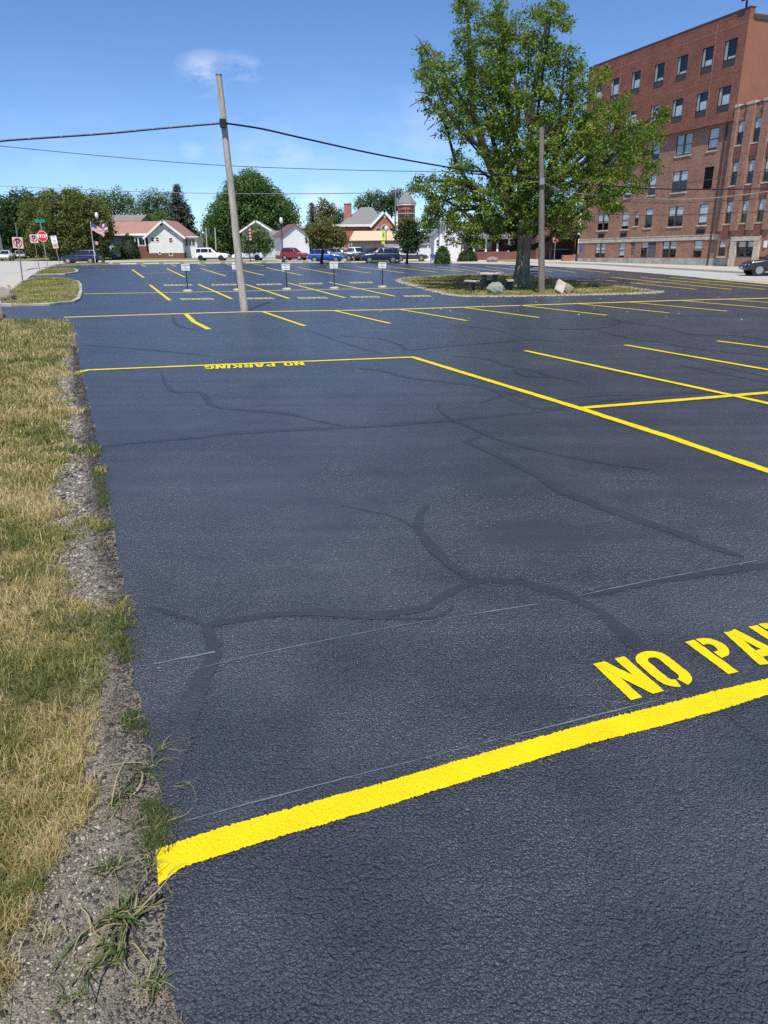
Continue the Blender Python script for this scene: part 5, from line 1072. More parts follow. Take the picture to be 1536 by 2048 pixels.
# white house beyond the picket fence, brick porch house, dark entrance building
root, x0, x1, e, r = gable_box('white_house_far', 'white clapboard house behind the big tree and blue pole', 868, 922, 96, 468, 440, 9, 'siding_white', 'shingle', 'y')
for px in (875, 893): simple_window(root, X(px - 2.5, 96) - root.location.x, X(px + 2.5, 96) - root.location.x, Zt(492, 96, 880), Zt(480, 96, 880))
gable_box('grey_house', 'grey-roofed house right of the dark street tree', 826, 872, 118, 488, 470, 8, 'siding_blue', 'shingle', 'x')
Yp = 100.; root = empty('porch_house', (X(980, Yp), Yp, 0)); tag(root, 'brick house with white porch columns in the shade behind the big tree', 'house'); ox = root.location.x
px_x = lambda px: X(px, Yp) - ox; pz = lambda py: Zt(py, Yp, 980)
MB().box(px_x(915), px_x(1050), 3.0, 14, -.1, pz(455)).build('wall', 'brick_dark', root); MB().box(px_x(918), px_x(1047), 0, .4, -.1, pz(503)).build('porch_wall', 'brick_dark', root); MB().box(px_x(905), px_x(917), -2, 0.2, -.1, pz(506)).build('pier', 'brick_red', root)
for px in (926, 948, 972, 995, 1018, 1040): MB().lathe([(.16, 0), (.13, .1), (.12, 1.9), (.17, pz(478) - pz(503))], 10, 0, (px_x(px), .2, pz(503))).build('column', 'white_trim', root, True)
MB().box(px_x(914), px_x(1050), -.3, 3.0, pz(478), pz(472)).build('porch_beam', 'white_trim', root)
b = MB(); roof_slab(b, (px_x(910), -.8, pz(472)), (px_x(1054), -.8, pz(472)), (px_x(1054), 8, pz(440)), (px_x(910), 8, pz(440))); b.build('roof', 'shingle', root)
for px in (938, 960, 984, 1030): simple_window(root, px_x(px - 4), px_x(px + 4), pz(500), pz(484), 3.0)
Yd = 92.; root = empty('entrance_block', (X(1120, Yd), Yd, 0)); tag(root, 'dark canopied entrance with a glazed box, left of the brick block', 'building'); ox = root.location.x
dx_ = lambda px: X(px, Yd) - ox; dz_ = lambda py: Zt(py, Yd, 1120)
MB().box(dx_(1082), dx_(1165), 3, 12, -.1, dz_(430)).build('wall', 'brick_dark', root); MB().box(dx_(1090), dx_(1160), -2, 3, dz_(478), dz_(470)).build('canopy', 'frame_brown', root)
MB().box(dx_(1110), dx_(1140), 1.2, 2.9, 0, dz_(500)).build('glazed_box', 'car_glass', root); MB().box(dx_(1109), dx_(1141), 1.1, 2.95, dz_(500), dz_(498)).build('box_roof', 'grey_metal', root)
for px in (1095, 1145): MB().box(dx_(px), dx_(px + 3), -1.6, -1.2, 0, dz_(478)).build('post', 'black', root)
c = G(1145, 524); root = empty('brick_planter', (c[0], c[1], .12)); tag(root, 'low concrete and brick planter wall at the corner of the brick block', 'planter')
MB().box(-1.2, .1, -.3, .5, -.1, .62).build('brick_end', 'brick_red', root); MB().box(.1, 2.6, -.3, .5, -.1, .72).build('concrete_wall', 'foundation', root); MB().box(2.6, 3.1, -.32, .5, -.1, .6).build('end_cap', 'black', root)
# left edge: house with a porch
root, x0, x1, e, r = gable_box('corner_house', 'pale house with grey porch roof at the left edge', -130, -48, 126, 446, 425, 9, 'siding_white', 'shingle', 'x')
b = MB(); roof_slab(b, (x0, -3, Zt(494, 126, 0)), (x1 + 1, -3, Zt(494, 126, 0)), (x1 + 1, 0, Zt(482, 126, 0)), (x0, 0, Zt(482, 126, 0))); b.build('porch_roof', 'shingle', root)
for k in range(4): MB().box(x1 - 2 * k, x1 - 2 * k + .2, -2.7, -2.5, 0, Zt(494, 126, 0)).build('porch_post', 'white_trim', root)
# white picket fence
c0 = P(838, 518, 98); root = empty('picket_fence', (c0[0], 98, 0)); tag(root, 'white vinyl picket fence behind the dark sedan', 'fence'); L = X(876, 98) - c0[0]
MB().box(0, L, .05, .09, .35, .45).build('rail', 'white_trim', root); MB().box(0, L, .05, .09, 1.25, 1.35).build('rail', 'white_trim', root)
pk = MB().prism([(-.055, 0), (.055, 0), (.055, 1.5), (0, 1.6), (-.055, 1.5)], 'y', 0, .04).mesh('picket', 'white_trim'); ps_ = MB().box(-.08, .08, -.06, .1, 0, 1.8).mesh('post', 'white_trim')
k = 0; x = -2.4
MB().box(-2.4, 0, .05, .09, .35, .45).build('rail', 'white_trim', root); MB().box(-2.4, 0, .05, .09, 1.25, 1.35).build('rail', 'white_trim', root)
while x < L:
    o = link('picket', pk, root); o.location = (x, 0, 0 if x > 0 else -.35)
    if k % 12 == 0: o = link('post', ps_, root); o.location = (x + .07, 0, 0)
    x += .145; k += 1

# ------------------------------------------------------------------ poles and cables
def pole_at(name, label, base_px, top_px, r0, r1, mname, lean=0.0):
    b0 = G(*base_px); t = P(*top_px, b0[1] + lean); root = empty(name, b0); tag(root, label, 'pole')
    d = t - b0; n = 14; pts = [d * (i / n) + np.array([random.uniform(-.006, .006), random.uniform(-.006, .006), 0]) for i in range(n + 1)]; pts[0] = -d * .01
    MB().tube([tuple(p) for p in pts], [r0 + (r1 - r0) * i / n for i in range(n + 1)], 16, wob=.012).build('shaft', mname, root, True)
    return root, b0, d
pole, pb, pd = pole_at('utility_pole', 'leaning weathered grey utility pole standing in the lot', (489, 622), (437.5, 151), .14, .092, 'pole_wood')
att = P(447, 246, pb[1] - .1) - pb
b = MB(); b.tube([tuple(att + [-.13, -.02, 0]), tuple(att + [.13, -.02, 0])], .05, 8); b.box(att[0] - .09, att[0] + .09, att[1] - .16, att[1] + .02, att[2] - .14, att[2] + .1); b.build('cable_clamp', 'black', pole)
MB().tube([tuple(pd * 1.0), tuple(pd * 1.004)], [.102, .09], 14).build('top_cap', 'dark_panel', pole)
pole2, pb2, pd2 = pole_at('utility_pole', 'straight brown wooden pole in the tree bed before the big tree', (1083, 588), (1083, 255), .15, .10, 'pole_dark')
b = MB(); a2 = P(1083, 362, pb2[1] - .1) - pb2; b.box(a2[0] - .1, a2[0] + .1, a2[1] - .12, a2[1], a2[2] - .15, a2[2] + .12); b.build('cable_bracket', 'grey_metal', pole2)
Yf = 118; fp, fb_, fd = pole_at('utility_pole', 'thin far pole with a grey transformer beside the brick tower', (790, 512), (791, 379), .16, .12, 'pole_dark')
c = P(794.5, 403, fb_[1] - .3) - fb_; MB().lathe([(.22, -.5), (.25, -.45), (.25, .45), (.15, .55)], 12, 0, tuple(c)).build('transformer', 'grey_metal', fp, True)
pole_at('utility_pole', 'short pale pole right of the spruce', (415, 517), (412, 455), .12, .1, 'pole_wood'); pole_at('utility_pole', 'short grey pole just left of the leaning pole', (433, 517), (430, 455), .12, .1, 'pole_wood')
def cable(label, pts, r, mname='cable', box=None, wraps=False):
    """pts: (px, py, depth) joined by a smooth hanging curve"""
    q = [P(*p) for p in pts]; o = q[0].copy(); out_ = []
    for i in range(len(q) - 1):
        p0, p1, p2, p3 = q[max(i - 1, 0)], q[i], q[i + 1], q[min(i + 2, len(q) - 1)]
        for t in np.linspace(0, 1, 10, endpoint=False): out_.append(.5 * (2 * p1 + (p2 - p0) * t + (2 * p0 - 5 * p1 + 4 * p2 - p3) * t * t + (3 * p1 - p0 - 3 * p2 + p3) * t ** 3))
    out_.append(q[-1]); root = empty('overhead_cable', o); tag(root, label, 'cable')
    MB().tube([tuple(p - o) for p in out_], r, 6).build('strand', mname, root, True)
    if wraps:
        for i in range(2, len(out_) - 2, 3): MB().tube([tuple(out_[i] - o - (out_[i + 1] - out_[i]) * .02), tuple(out_[i] - o + (out_[i + 1] - out_[i]) * .08)], r * 1.2, 6).build('cable_tie', 'louver', root)
    if box:
        p = P(*box) - o; MB().tube([tuple(p + [-.22, 0, .08]), tuple(p + [.22, 0, -.08])], .085, 8).build('splice_box', 'cable_grey', root, True)
y1 = pb[1] - .12; y2 = pb2[1] - .12
cable('thick black cable from the leaning pole to the left edge', [(-330, 322, y1 - 2), (-150, 298, y1 - 1.5), (0, 282, y1 - 1), (200, 268, y1 - .6), (330, 256, y1 - .3), (447, 246, y1)], .032, wraps=True)
cable('thick black cable sagging from the leaning pole to the tree pole', [(447, 246, y1), (520, 257, y1 + .8), (600, 275, y1 + 1.7), (750, 308, (y1 + y2) / 2), (900, 335, y2 - 1.8), (1000, 349, y2 - .8), (1083, 358, y2)], .03)
cable('black cable running from the tree pole to the right edge', [(1083, 358, y2), (1180, 368, y2 + 1), (1327, 378, y2 + 2.4), (1536, 377.6, y2 + 4.5), (1800, 372, y2 + 7)], .028)
cable('thin grey wire high on the left, falling behind the big tree', [(-200, 272, 60), (0, 292, 60), (240, 315, 60), (450, 331, 60), (700, 340, 60), (893, 343, 60), (1050, 340, 60)], .028, 'cable')
cable('thin grey wire passing the leaning pole to the tree pole', [(-200, 365, 62), (0, 372, 60), (240, 382, 56), (450, 387, 52), (650, 387, 46), (800, 384, 42), (950, 375, 36), (1083, 363, y2)], .022, 'cable_grey')
cable('pale service wire with a grey splice box crossing the brick block', [(1083, 363, y2), (1100, 372, y2 + .3), (1120, 380, y2 + .6), (1142, 385, y2 + 1), (1200, 391.5, y2 + 2), (1299, 398, y2 + 4), (1412, 397, y2 + 6), (1536, 383, y2 + 8), (1700, 360, y2 + 10)], .024, 'cable_grey', box=(1112, 378, y2 + .5))
cable('lowest thin dark wire across the brick block', [(1190, 428, 46), (1300, 430, 46), (1420, 427.5, 46), (1536, 423, 46), (1700, 414, 46)], .018)
cable('thin dark wire just below the pale service wire', [(1180, 402, 48), (1320, 406, 48), (1440, 402, 48), (1536, 397, 48), (1700, 386, 48)], .018)
cable('upper thin dark wire across the brick block', [(1220, 378, 50), (1330, 370, 50), (1430, 358, 50), (1536, 341, 50), (1700, 312, 50)], .018)

# ------------------------------------------------------------------ signs
def flat_text(text, size, mname, parent, x, y, z, bold=0):
    """flat lettering facing -y, centred on x, z"""
    cu = bpy.data.curves.new('lettering', 'FONT'); cu.body = text; cu.size = size; cu.align_x = 'CENTER'; cu.align_y = 'CENTER'; cu.offset = bold; cu.extrude = 0; cu.resolution_u = 3
    t = bpy.data.objects.new('tmp', cu); COL.objects.link(t); dg = bpy.context.evaluated_depsgraph_get(); me = bpy.data.meshes.new_from_object(t.evaluated_get(dg)); bpy.data.objects.remove(t)
    me.name = 'lettering'; me.materials.clear(); me.materials.append(MATS[mname])
    for v in me.vertices: v.co = (v.co.x + x, y, v.co.y + z)
    return link('lettering', me, parent)
def rpoly(w, h, r, n=4):
    o = []
    for cx, cy, a0 in ((w / 2 - r, h / 2 - r, 0), (-w / 2 + r, h / 2 - r, 90), (-w / 2 + r, -h / 2 + r, 180), (w / 2 - r, -h / 2 + r, 270)):
        o += [(cx + r * math.cos(math.radians(a0 + 90 * i / n)), cy + r * math.sin(math.radians(a0 + 90 * i / n))) for i in range(n + 1)]
    return o
def panel(parent, poly, z, y, mname, name='panel', t=.006, x=0):
    return MB().prism([(p[0] + x, p[1] + z) for p in poly], 'y', y - t, y).build(name, mname, parent)
def tilt_to(root, base, top):
    d = Vector(top) - Vector(base); root.rotation_mode = 'QUATERNION'; root.rotation_quaternion = Vector((0, 0, 1)).rotation_difference(d.normalized()); return d.length
def no_parking(label, base_px, top_px, c_px, half_px):
    b0 = G(*base_px); b0[2] = .1 if base_px[1] > 560 else 0; t = P(*top_px, b0[1]); root = empty('no_parking_sign', b0); tag(root, label, 'sign', 'no parking signs by the left street')
    L = tilt_to(root, b0, t); sc = F / float(np.dot(b0 - EYE, FW)); h_ = half_px / sc; cz_ = (base_px[1] - c_px[1]) / (base_px[1] - top_px[1]) * L
    b = MB(); b.box(-.028, .028, .0, .012, -.1, L); b.box(-.028, -.018, .0, .035, -.1, L); b.box(.018, .028, .0, .035, -.1, L); b.build('post', 'steel', root)
    p = panel(root, rpoly(2 * h_, 2 * h_, h_ * .15), cz_, -.004, 'sign_pink', 'sign_panel')
    flat_text('P', h_ * 1.75, 'ink', p, 0, -.0125, cz_, h_ * .045)
    n = 28; r1, r0 = h_ * .84, h_ * .68; vs = []
    for k in range(n):
        g = 2 * math.pi * k / n; vs += [(r1 * math.cos(g), -.0145, cz_ + r1 * math.sin(g)), (r0 * math.cos(g), -.0145, cz_ + r0 * math.sin(g))]
    b = MB(); b.add(vs, [(2 * k, 2 * ((k + 1) % n), 2 * ((k + 1) % n) + 1, 2 * k + 1) for k in range(n)]); w_ = h_ * .075; s45 = math.sqrt(.5)
    b.add([(x_, -.0155, cz_ + z_) for x_, z_ in ((-r1 * s45 - w_ * s45, r1 * s45 - w_ * s45), (-r1 * s45 + w_ * s45, r1 * s45 + w_ * s45), (r1 * s45 + w_ * s45, -r1 * s45 + w_ * s45), (r1 * s45 - w_ * s45, -r1 * s45 - w_ * s45))], [(0, 1, 2, 3)]); b.build('slashed_ring', 'maroon_ink', p)
mat('maroon_ink', (.22, .015, .02), .5, var=0)
no_parking('nearest no-parking sign, on the rounded grass island', (47, 575), (31, 448), (33.5, 486), 10.2)
no_parking('smaller no-parking sign left of the stop sign', (79, 541), (66.5, 469), (68, 477.3), 7.8)
# stop sign with a street-name blade
b0 = G(95, 532.5); t = P(79.5, 440, b0[1]); root = empty('stop_sign', b0); tag(root, 'red octagonal STOP sign with green street-name blade on top', 'sign'); L = tilt_to(root, b0, t); sc = F / float(np.dot(b0 - EYE, FW)); R_ = 10.6 / sc
cz_ = L * (532.5 - 472) / 92.5; b = MB(); b.box(-.04, .04, 0, .05, -.1, L * .955); b.build('post', 'steel', root)
oc8 = lambda r: [(r * math.cos(math.radians(22.5 + 45 * k)), r * math.sin(math.radians(22.5 + 45 * k))) for k in range(8)]
p = panel(root, oc8(R_), cz_, -.004, 'sign_white', 'sign_panel'); panel(p, oc8(R_ * .93), cz_, -.0105, 'sign_red', 'red_face', .003); flat_text('STOP', R_ * .78, 'sign_white', p, 0, -.0155, cz_, R_ * .02)
w_ = 20 / sc; bl = panel(root, rpoly(w_, 6.2 / sc, .03), L * .985, -.004, 'sign_green', 'street_blade', .008); bl2 = MB().box(-.01, .0, -.3, .3, L * .985 + .10, L * .985 + .35).build('street_blade', 'sign_green', root)
# speed and truck sign
b0 = G(119, 526.5); t = P(106.5, 472, b0[1]); root = empty('speed_sign', b0); tag(root, 'white speed limit sign over a tan arrow plate, before the dark blue car', 'sign'); L = tilt_to(root, b0, t); sc = F / float(np.dot(b0 - EYE, FW))
MB().box(-.035, .035, 0, .05, -.1, L).build('post', 'grey_metal', root)
zz = L * (526.5 - 479.5) / 54.5; p = panel(root, rpoly(11.6 / sc, 14.5 / sc, .05), zz, -.004, 'sign_white', 'sign_panel'); flat_text('SPEED\nLIMIT', 2.4 / sc, 'ink', p, 0, -.0125, zz + 4.2 / sc); flat_text('30', 6.5 / sc, 'ink', p, 0, -.0125, zz - 2.6 / sc)
zz = L * (526.5 - 491.7) / 54.5; p = panel(root, rpoly(11 / sc, 9.2 / sc, .05), zz, -.004, 'sign_tan', 'arrow_plate'); MB().add([(x_ / sc, -.0115, zz + z_ / sc) for x_, z_ in ((-3.2, -.6), (-1.6, 1.4), (2.6, 1.1), (3.2, .2), (3, -1.3), (1.6, .0), (-1.2, -.1), (-.4, -1.5))], [tuple(range(8))]).build('arrow', 'ink', p)
# crosswalk sign
b0 = G(766, 524.2); root = empty('crosswalk_sign', b0); tag(root, 'yellow-green pedestrian crossing sign on a thin post before the navy car', 'sign'); t = P(766.5, 459, b0[1]); L = tilt_to(root, b0, t); sc = F / float(np.dot(b0 - EYE, FW))
MB().box(-.03, .03, 0, .04, -.1, L).build('post', 'steel', root)
zz = L * .84; p = panel(root, [(0, 10.5 / sc), (-2.4 / sc, 3 / sc), (-2.4 / sc, -3 / sc), (0, -10.5 / sc), (4.6 / sc, -3 / sc), (4.6 / sc, 3 / sc)], zz, -.004, 'sign_lime', 'sign_panel')
MB().add([(x_ / sc, -.0115, zz + z_ / sc) for x_, z_ in ((-.7, 3.2), (.7, 3.2), (.9, 0), (1.4, -4), (.5, -4), (0, -.8), (-.5, -4), (-1.4, -4), (-.9, 0))], [tuple(range(9))]).build('walking_figure', 'ink', p)
zz = L * .60; p = panel(root, rpoly(6.2 / sc, 5.2 / sc, .03), zz, -.004, 'sign_lime', 'arrow_plate'); MB().add([(x_ / sc, -.0115, zz + z_ / sc) for x_, z_ in ((-1.6, -1.4), (1.2, 1.4), (.2, 1.4), (.2, .7), (-2, -.8))], [tuple(range(5))]).build('arrow', 'ink', p)
# small far signs under the tree
b0 = G(1108, 523); root = empty('stop_sign', b0); tag(root, 'small far stop sign in the shade left of the brick block', 'sign'); L = 2.6
MB().box(-.04, .04, 0, .05, -.1, L).build('post', 'steel', root); p = panel(root, oc8(.36), L - .2, -.004, 'sign_white', 'sign_panel'); panel(p, oc8(.33), L - .2, -.0105, 'sign_red', 'red_face', .003); flat_text('STOP', .26, 'sign_white', p, 0, -.0155, L - .2)
# reserved stall signs on round concrete feet
def reserved(base_px, top_y, label, tlt=0.0):
    b0 = G(*base_px); root = empty('reserved_sign', b0, random.uniform(-.12, .12)); tag(root, label, 'sign', 'reserved parking signs on concrete feet')
    sc = F / float(np.dot(b0 - EYE, FW)); H_ = (base_px[1] - top_y) / sc
    MB().lathe([(.25, 0), (.25, .04), (.22, .07), (.12, .10), (.06, .105)], 18).build('foot', 'foundation', root, True)
    MB().box(-.025, .025, -.01, .025, .1, H_ - .05).build('post', 'black', root)
    p = panel(root, rpoly(.40, .29, .03), H_ - .145, -.012, 'sign_white', 'sign_panel')
    flat_text('RESERVED', .078, 'ink_blue', p, 0, -.0205, H_ - .065, .002); flat_text('FOR', .06, 'ink_blue', p, 0, -.0205, H_ - .145, .001); flat_text('PHYSICIAN', .068, 'ink_blue', p, 0, -.0205, H_ - .22, .002)
reserved((376, 583), 531.5, 'reserved sign left of the leaning pole, leftmost of the row')
reserved((476, 581), 529.5, 'reserved sign half hidden behind the leaning pole')
reserved((574, 579.5), 530.5, 'third reserved sign, first one right of the leaning pole')
reserved((669, 577.5), 527.8, 'fourth reserved sign, in front of the bright blue car')
reserved((765, 575), 527.5, 'reserved sign nearest the tree bed, rightmost of the row')

# ------------------------------------------------------------------ street lamps, flags, small street things
def lamp(name, base_px, top_py, label, cat='street lamp', dx=None):
    b0 = G(*base_px); root = empty(name, b0); tag(root, label, cat, 'globe street lamps along the far kerb'); sc = F / float(np.dot(b0 - EYE, FW)); H_ = (base_px[1] - top_py) / sc
    MB().lathe([(.24, 0), (.22, .25), (.13, .45), (.085, .6), (.065, .9), (.055, H_ - .95), (.09, H_ - .9), (.07, H_ - .82)], 12).build('post', 'green_metal', root, True)
    MB().lathe([(.10, H_ - .82), (.21, H_ - .65), (.235, H_ - .45), (.19, H_ - .2), (.10, H_ - .08)], 14).build('globe', 'globe', root, True)
    MB().lathe([(.12, H_ - .09), (.10, H_ - .05), (.02, H_)], 12).build('finial', 'green_metal', root, True); return root, sc, H_
lamp('street_lamp', (207, 526), 431.5, 'globe street lamp beside the blue car, with a flag on it')
lamp('street_lamp', (567, 524.5), 440.5, 'globe street lamp between the white cars and the red car')
lamp('street_lamp', (772.5, 519.5), 455.5, 'globe street lamp right behind the crosswalk sign')
# slim pole with banner
b0 = G(501, 524); root = empty('banner_pole', b0); tag(root, 'slim dark pole with a hanging red and white banner, before the white car', 'pole'); H_ = 70 * float(np.dot(b0 - EYE, FW)) / F
MB().lathe([(.1, 0), (.06, .3), (.05, H_), (.02, H_ + .1)], 10).build('post', 'green_metal', root, True)
b = MB(); zs = np.linspace(H_ * .58, H_ * .92, 9)
for i in range(8): b.add([(.06, -.02, zs[i]), (.36, -.03 + .03 * math.sin(i), zs[i]), (.35, -.03 + .03 * math.sin(i + 1), zs[i + 1]), (.06, -.02, zs[i + 1])], [(0, 1, 2, 3)], i % 2)
b.build('banner', ('sign_tan', 'maroon_cloth'), root)
b0 = G(877, 525.5); root = empty('blue_pole', b0); tag(root, 'slim blue pole beside the picket fence', 'pole'); MB().lathe([(.12, 0), (.07, .3), (.055, 3.8), (.05, 4.1)], 10).build('post', 'sign_blue', root, True)
def flag_mesh(w, h, droop, nx=14, ny=13):
    """stars and stripes cloth, hoist at x = 0, with folds"""
    b = MB(); g = lambda i, j: (w * i / nx * (1 - .06 * math.sin(j)), .06 * math.sin(i * .9 + j * .18), h * j / ny - droop * (i / nx) ** 1.3 + .02 * math.sin(i * .8))
    for i in range(nx):
        for j in range(ny):
            blue = i < nx * .42 and j >= ny - 7; mi = 2 if blue else (0 if (ny - 1 - j) % 2 == 0 else 1)
            b.add([g(i, j), g(i + 1, j), g(i + 1, j + 1), g(i, j + 1)], [(0, 1, 2, 3)], mi)
            if blue and (i + j) % 2 == 0 and i < nx * .4:
                p = g(i + .5, j + .5); s_ = .018; b.add([(p[0] - s_, p[1] - .012, p[2]), (p[0], p[1] - .012, p[2] - s_), (p[0] + s_, p[1] - .012, p[2]), (p[0], p[1] - .012, p[2] + s_)], [(0, 1, 2, 3)], 1)
    return b.mesh('flag', ('flag_red', 'flag_white', 'flag_blue'))
b0 = G(191, 527.5); t = P(181, 445, b0[1]); root = empty('flag_pole', b0); tag(root, 'thin flagpole with a drooping striped flag in front of the blue car', 'flag pole'); L = tilt_to(root, b0, t); sc = F / float(np.dot(b0 - EYE, FW))
MB().lathe([(.045, 0), (.04, L), (.06, L + .03), (.02, L + .1)], 8).build('staff', 'white_trim', root, True)
o = link('flag', flag_mesh(1.5, .9, .75), root); o.location = (.05, 0, L - .95)
o = link('pennant', flag_mesh(.55, .45, .05, 6, 7), root); o.location = (.05, 0, L * .47)
b0 = G(205.5, 525.5); root = empty('bracket_flag', (b0[0], b0[1] - .3, 4.0)); tag(root, 'striped flag on a slanted staff fixed to the lamp post', 'flag')
MB().tube([(0, .25, -.3), (.75, .0, 1.35)], .02, 6).build('staff', 'white_trim', root); o = link('flag', flag_mesh(1.05, .75, .2), root); o.location = (.62, 0, .78); o.rotation_euler = (0, math.radians(72), 0)
# hydrant
b0 = G(128.5, 527); root = empty('fire_hydrant', b0); tag(root, 'orange-yellow fire hydrant in front of the dark blue car', 'hydrant')
MB().lathe([(.17, 0), (.17, .06), (.11, .08), (.11, .5), (.14, .52), (.14, .56), (.10, .66), (.04, .72), (.04, .77)], 12).build('barrel', 'hydrant', root, True)
for s_ in (-1, 1): MB().lathe([(.055, 0), (.055, s_ * .1), (.065, s_ * .1), (.065, s_ * .14)], 8, 0, (s_ * .09, 0, .42), 'x').build('outlet', 'hydrant', root)
MB().lathe([(.07, 0), (.07, -.1), (.085, -.1), (.085, -.14)], 8, 0, (0, -.1, .36), 'y').build('outlet', 'hydrant', root)
# blue mail box on legs
b0 = G(110, 520.5); root = empty('mail_box', b0); tag(root, 'blue street mail box with a slanted pale lid by the left crossing', 'mailbox')
MB().prism([(-.33, .15), (.33, .15), (.33, 1.05)] + [(.33 * math.cos(a), 1.05 + .33 * math.sin(a)) for a in np.linspace(0.2, 2.94, 9)] + [(-.33, 1.05)], 'y', -.3, .3).build('body', 'plastic_blue', root)
for sx in (-.28, .24):
    for sy in (-.25, .21): MB().box(sx, sx + .05, sy, sy + .05, 0, .16).build('leg', 'plastic_blue', root)
MB().box(-.42, .30, -.2, .2, 1.42, 1.47).build('pull_lid', 'sign_white', root)
b0 = G(870, 526); root = empty('blue_bench', b0); tag(root, 'small blue bench at the foot of the blue pole', 'bench'); MB().box(-.55, .45, -.2, .22, .42, .48).build('seat', 'sign_blue', root); MB().box(-.55, .45, .2, .25, .55, .95).build('backrest', 'sign_blue', root)
for x_ in (-.52, .36): MB().box(x_, x_ + .07, -.18, .2, 0, .42).build('leg', 'sign_blue', root)
# red marker stakes
def stake(base_px, top_px, label):
    b0 = G(*base_px); t = P(*top_px, b0[1]) - b0; ob = MB().tube([(0, 0, -.05), tuple(t * .5), tuple(t), tuple(t + [-.03, 0, .02]), tuple(t + [-.05, 0, -.03])], .009, 6).build('marker_stake', 'red_wire', None); ob.location = b0; tag(ob, label, 'stake', 'thin red marker stakes by the drives')
stake((27.5, 636), (20, 571), 'taller of the two red stakes at the mouth of the near drive'); stake((24, 602), (16.5, 571.5), 'shorter red stake leaning at the mouth of the near drive'); stake((75, 540.5), (67.5, 520.5), 'red wire stake left of the small no-parking post'); stake((94, 547), (88, 521), 'red wire stake on the small grass island')

# ------------------------------------------------------------------ boulders, picnic table, wheel stops
def boulder(name, label, px, py, dims, mname, seed, lift=0.0, rz=0.0, flat=None):
    import bmesh
    bm = bmesh.new(); bmesh.ops.create_icosphere(bm, subdivisions=4, radius=1)
    rg = np.random.default_rng(seed); dirs = rg.normal(0, 1, (12, 3)); dirs /= np.linalg.norm(dirs, axis=1)[:, None]; cut = rg.uniform(.72, .95, 12)
    for v in bm.verts:
        p = np.array(v.co)
        for d_, c_ in zip(dirs, cut):
            k = p @ d_
            if k > c_: p = p - d_ * (k - c_) * .85
        p = p * (1 + .05 * math.sin(p[0] * 5 + seed) * math.sin(p[1] * 6) + .03 * math.sin(p[2] * 11 + p[0] * 8)); v.co = (p[0] * dims[0], p[1] * dims[1], max(p[2] * dims[2], -dims[2] * .5))
    me = bpy.data.meshes.new(name); bm.to_mesh(me); bm.free(); me.materials.append(MATS[mname]); me.polygons.foreach_set('use_smooth', [True] * len(me.polygons))
    o = link(name, me); c = G(px, py); o.location = (c[0], c[1] + dims[1] * .6, .07 + lift + dims[2] * .42); o.rotation_euler.z = rz; return tag(o, label, 'boulder')
boulder('boulder', 'rounded grey-green boulder beside the picnic table', 991, 589.5, (.42, .36, .33), 'boulder_green', 3)
boulder('boulder', 'rough brown boulder behind the leaning stone slab', 1133, 587, (.36, .3, .27), 'boulder_tan', 8)
c = G(1119, 588.5); o = MB().prism(rpoly(.40, .55, .05), 'y', -.06, .06).build('stone_slab', 'stone'); o.location = (c[0], c[1], .32); o.rotation_euler = (math.radians(-30), math.radians(28), math.radians(8)); tag(o, 'flat pale stone slab leaning on the brown boulder', 'stone')
boulder('boulder', 'pinkish boulder at the left edge on the grass island', 4, 605, (.48, .36, .36), 'boulder_tan', 14, .02)
boulder('boulder', 'dark stone cut by the left edge at the near drive', -4, 640, (.22, .2, .26), 'boulder_tan', 21, -.05)
boulder('boulder', 'small pale boulder by the far kerb under the trees', 985, 524, (.75, .5, .42), 'boulder_tan', 5, -.06)
c = G(978, 582.5); root = empty('picnic_table', (c[0], c[1], .06), .2); tag(root, 'concrete picnic table with round-ended top and stub benches under the tree', 'picnic table')
MB().lathe([(.62, .70), (.66, .72), (.66, .77), (.62, .79)], 20).build('table_top', 'concrete', root, True); b = MB(); b.box(-.32, -.22, -.22, .22, 0, .70); b.box(.22, .32, -.22, .22, 0, .70); b.build('pedestal', 'dark_panel', root)
for a, rr_ in ((200, 1.05), (-15, .95), (75, 1.0)):
    g = math.radians(a); x_, y_ = rr_ * math.cos(g), rr_ * math.sin(g); s_ = MB(); s_.prism([(x_ + p[0] * math.cos(g + 1.57) - p[1] * math.sin(g + 1.57), y_ + p[0] * math.sin(g + 1.57) + p[1] * math.cos(g + 1.57)) for p in rpoly(.95, .33, .14)], 'z', .40, .46); so_ = s_.build('bench', 'concrete', root)
    MB().box(x_ - .12, x_ + .12, y_ - .1, y_ + .1, 0, .40).build('bench_foot', 'dark_panel', so_)
# black chair-like bench behind the trunk
c = G(1062, 566); root = empty('garden_bench', (c[0], c[1], .06), -.3); tag(root, 'black slatted garden bench half hidden behind the trunk', 'bench')
MB().box(-.6, .6, -.2, .22, .40, .45).build('seat', 'black', root); b = MB(); b.box(-.6, .6, .2, .24, .78, .84); b.box(-.6, .6, .2, .24, .52, .57); b.box(-.6, -.54, .2, .24, .4, .84); b.box(.54, .6, .2, .24, .4, .84); b.build('backrest', 'black', root)
for x_ in (-.58, .52):
    b = MB(); b.box(x_, x_ + .06, -.2, .22, 0, .06); b.box(x_, x_ + .06, -.2, -.14, .06, .62); b.box(x_, x_ + .06, .16, .22, .06, .40); b.box(x_, x_ + .06, -.2, .22, .62, .67); b.build('leg', 'black', root)
ws = MB().prism([(-.09, 0), (.09, 0), (.075, .10), (.05, .13), (-.05, .13), (-.075, .10)], 'x', -.95, .95).mesh('wheel_stop', 'concrete')
sx = [(257, 527.9), (302, 527.5), (343, 527.1), (385, 526.8), (426, 526.4), (466, 526.1), (507, 525.8), (548, 525.5), (590, 525.2), (632, 524.9), (674, 524.7), (717, 524.4), (760, 524.3), (803, 524.3)]
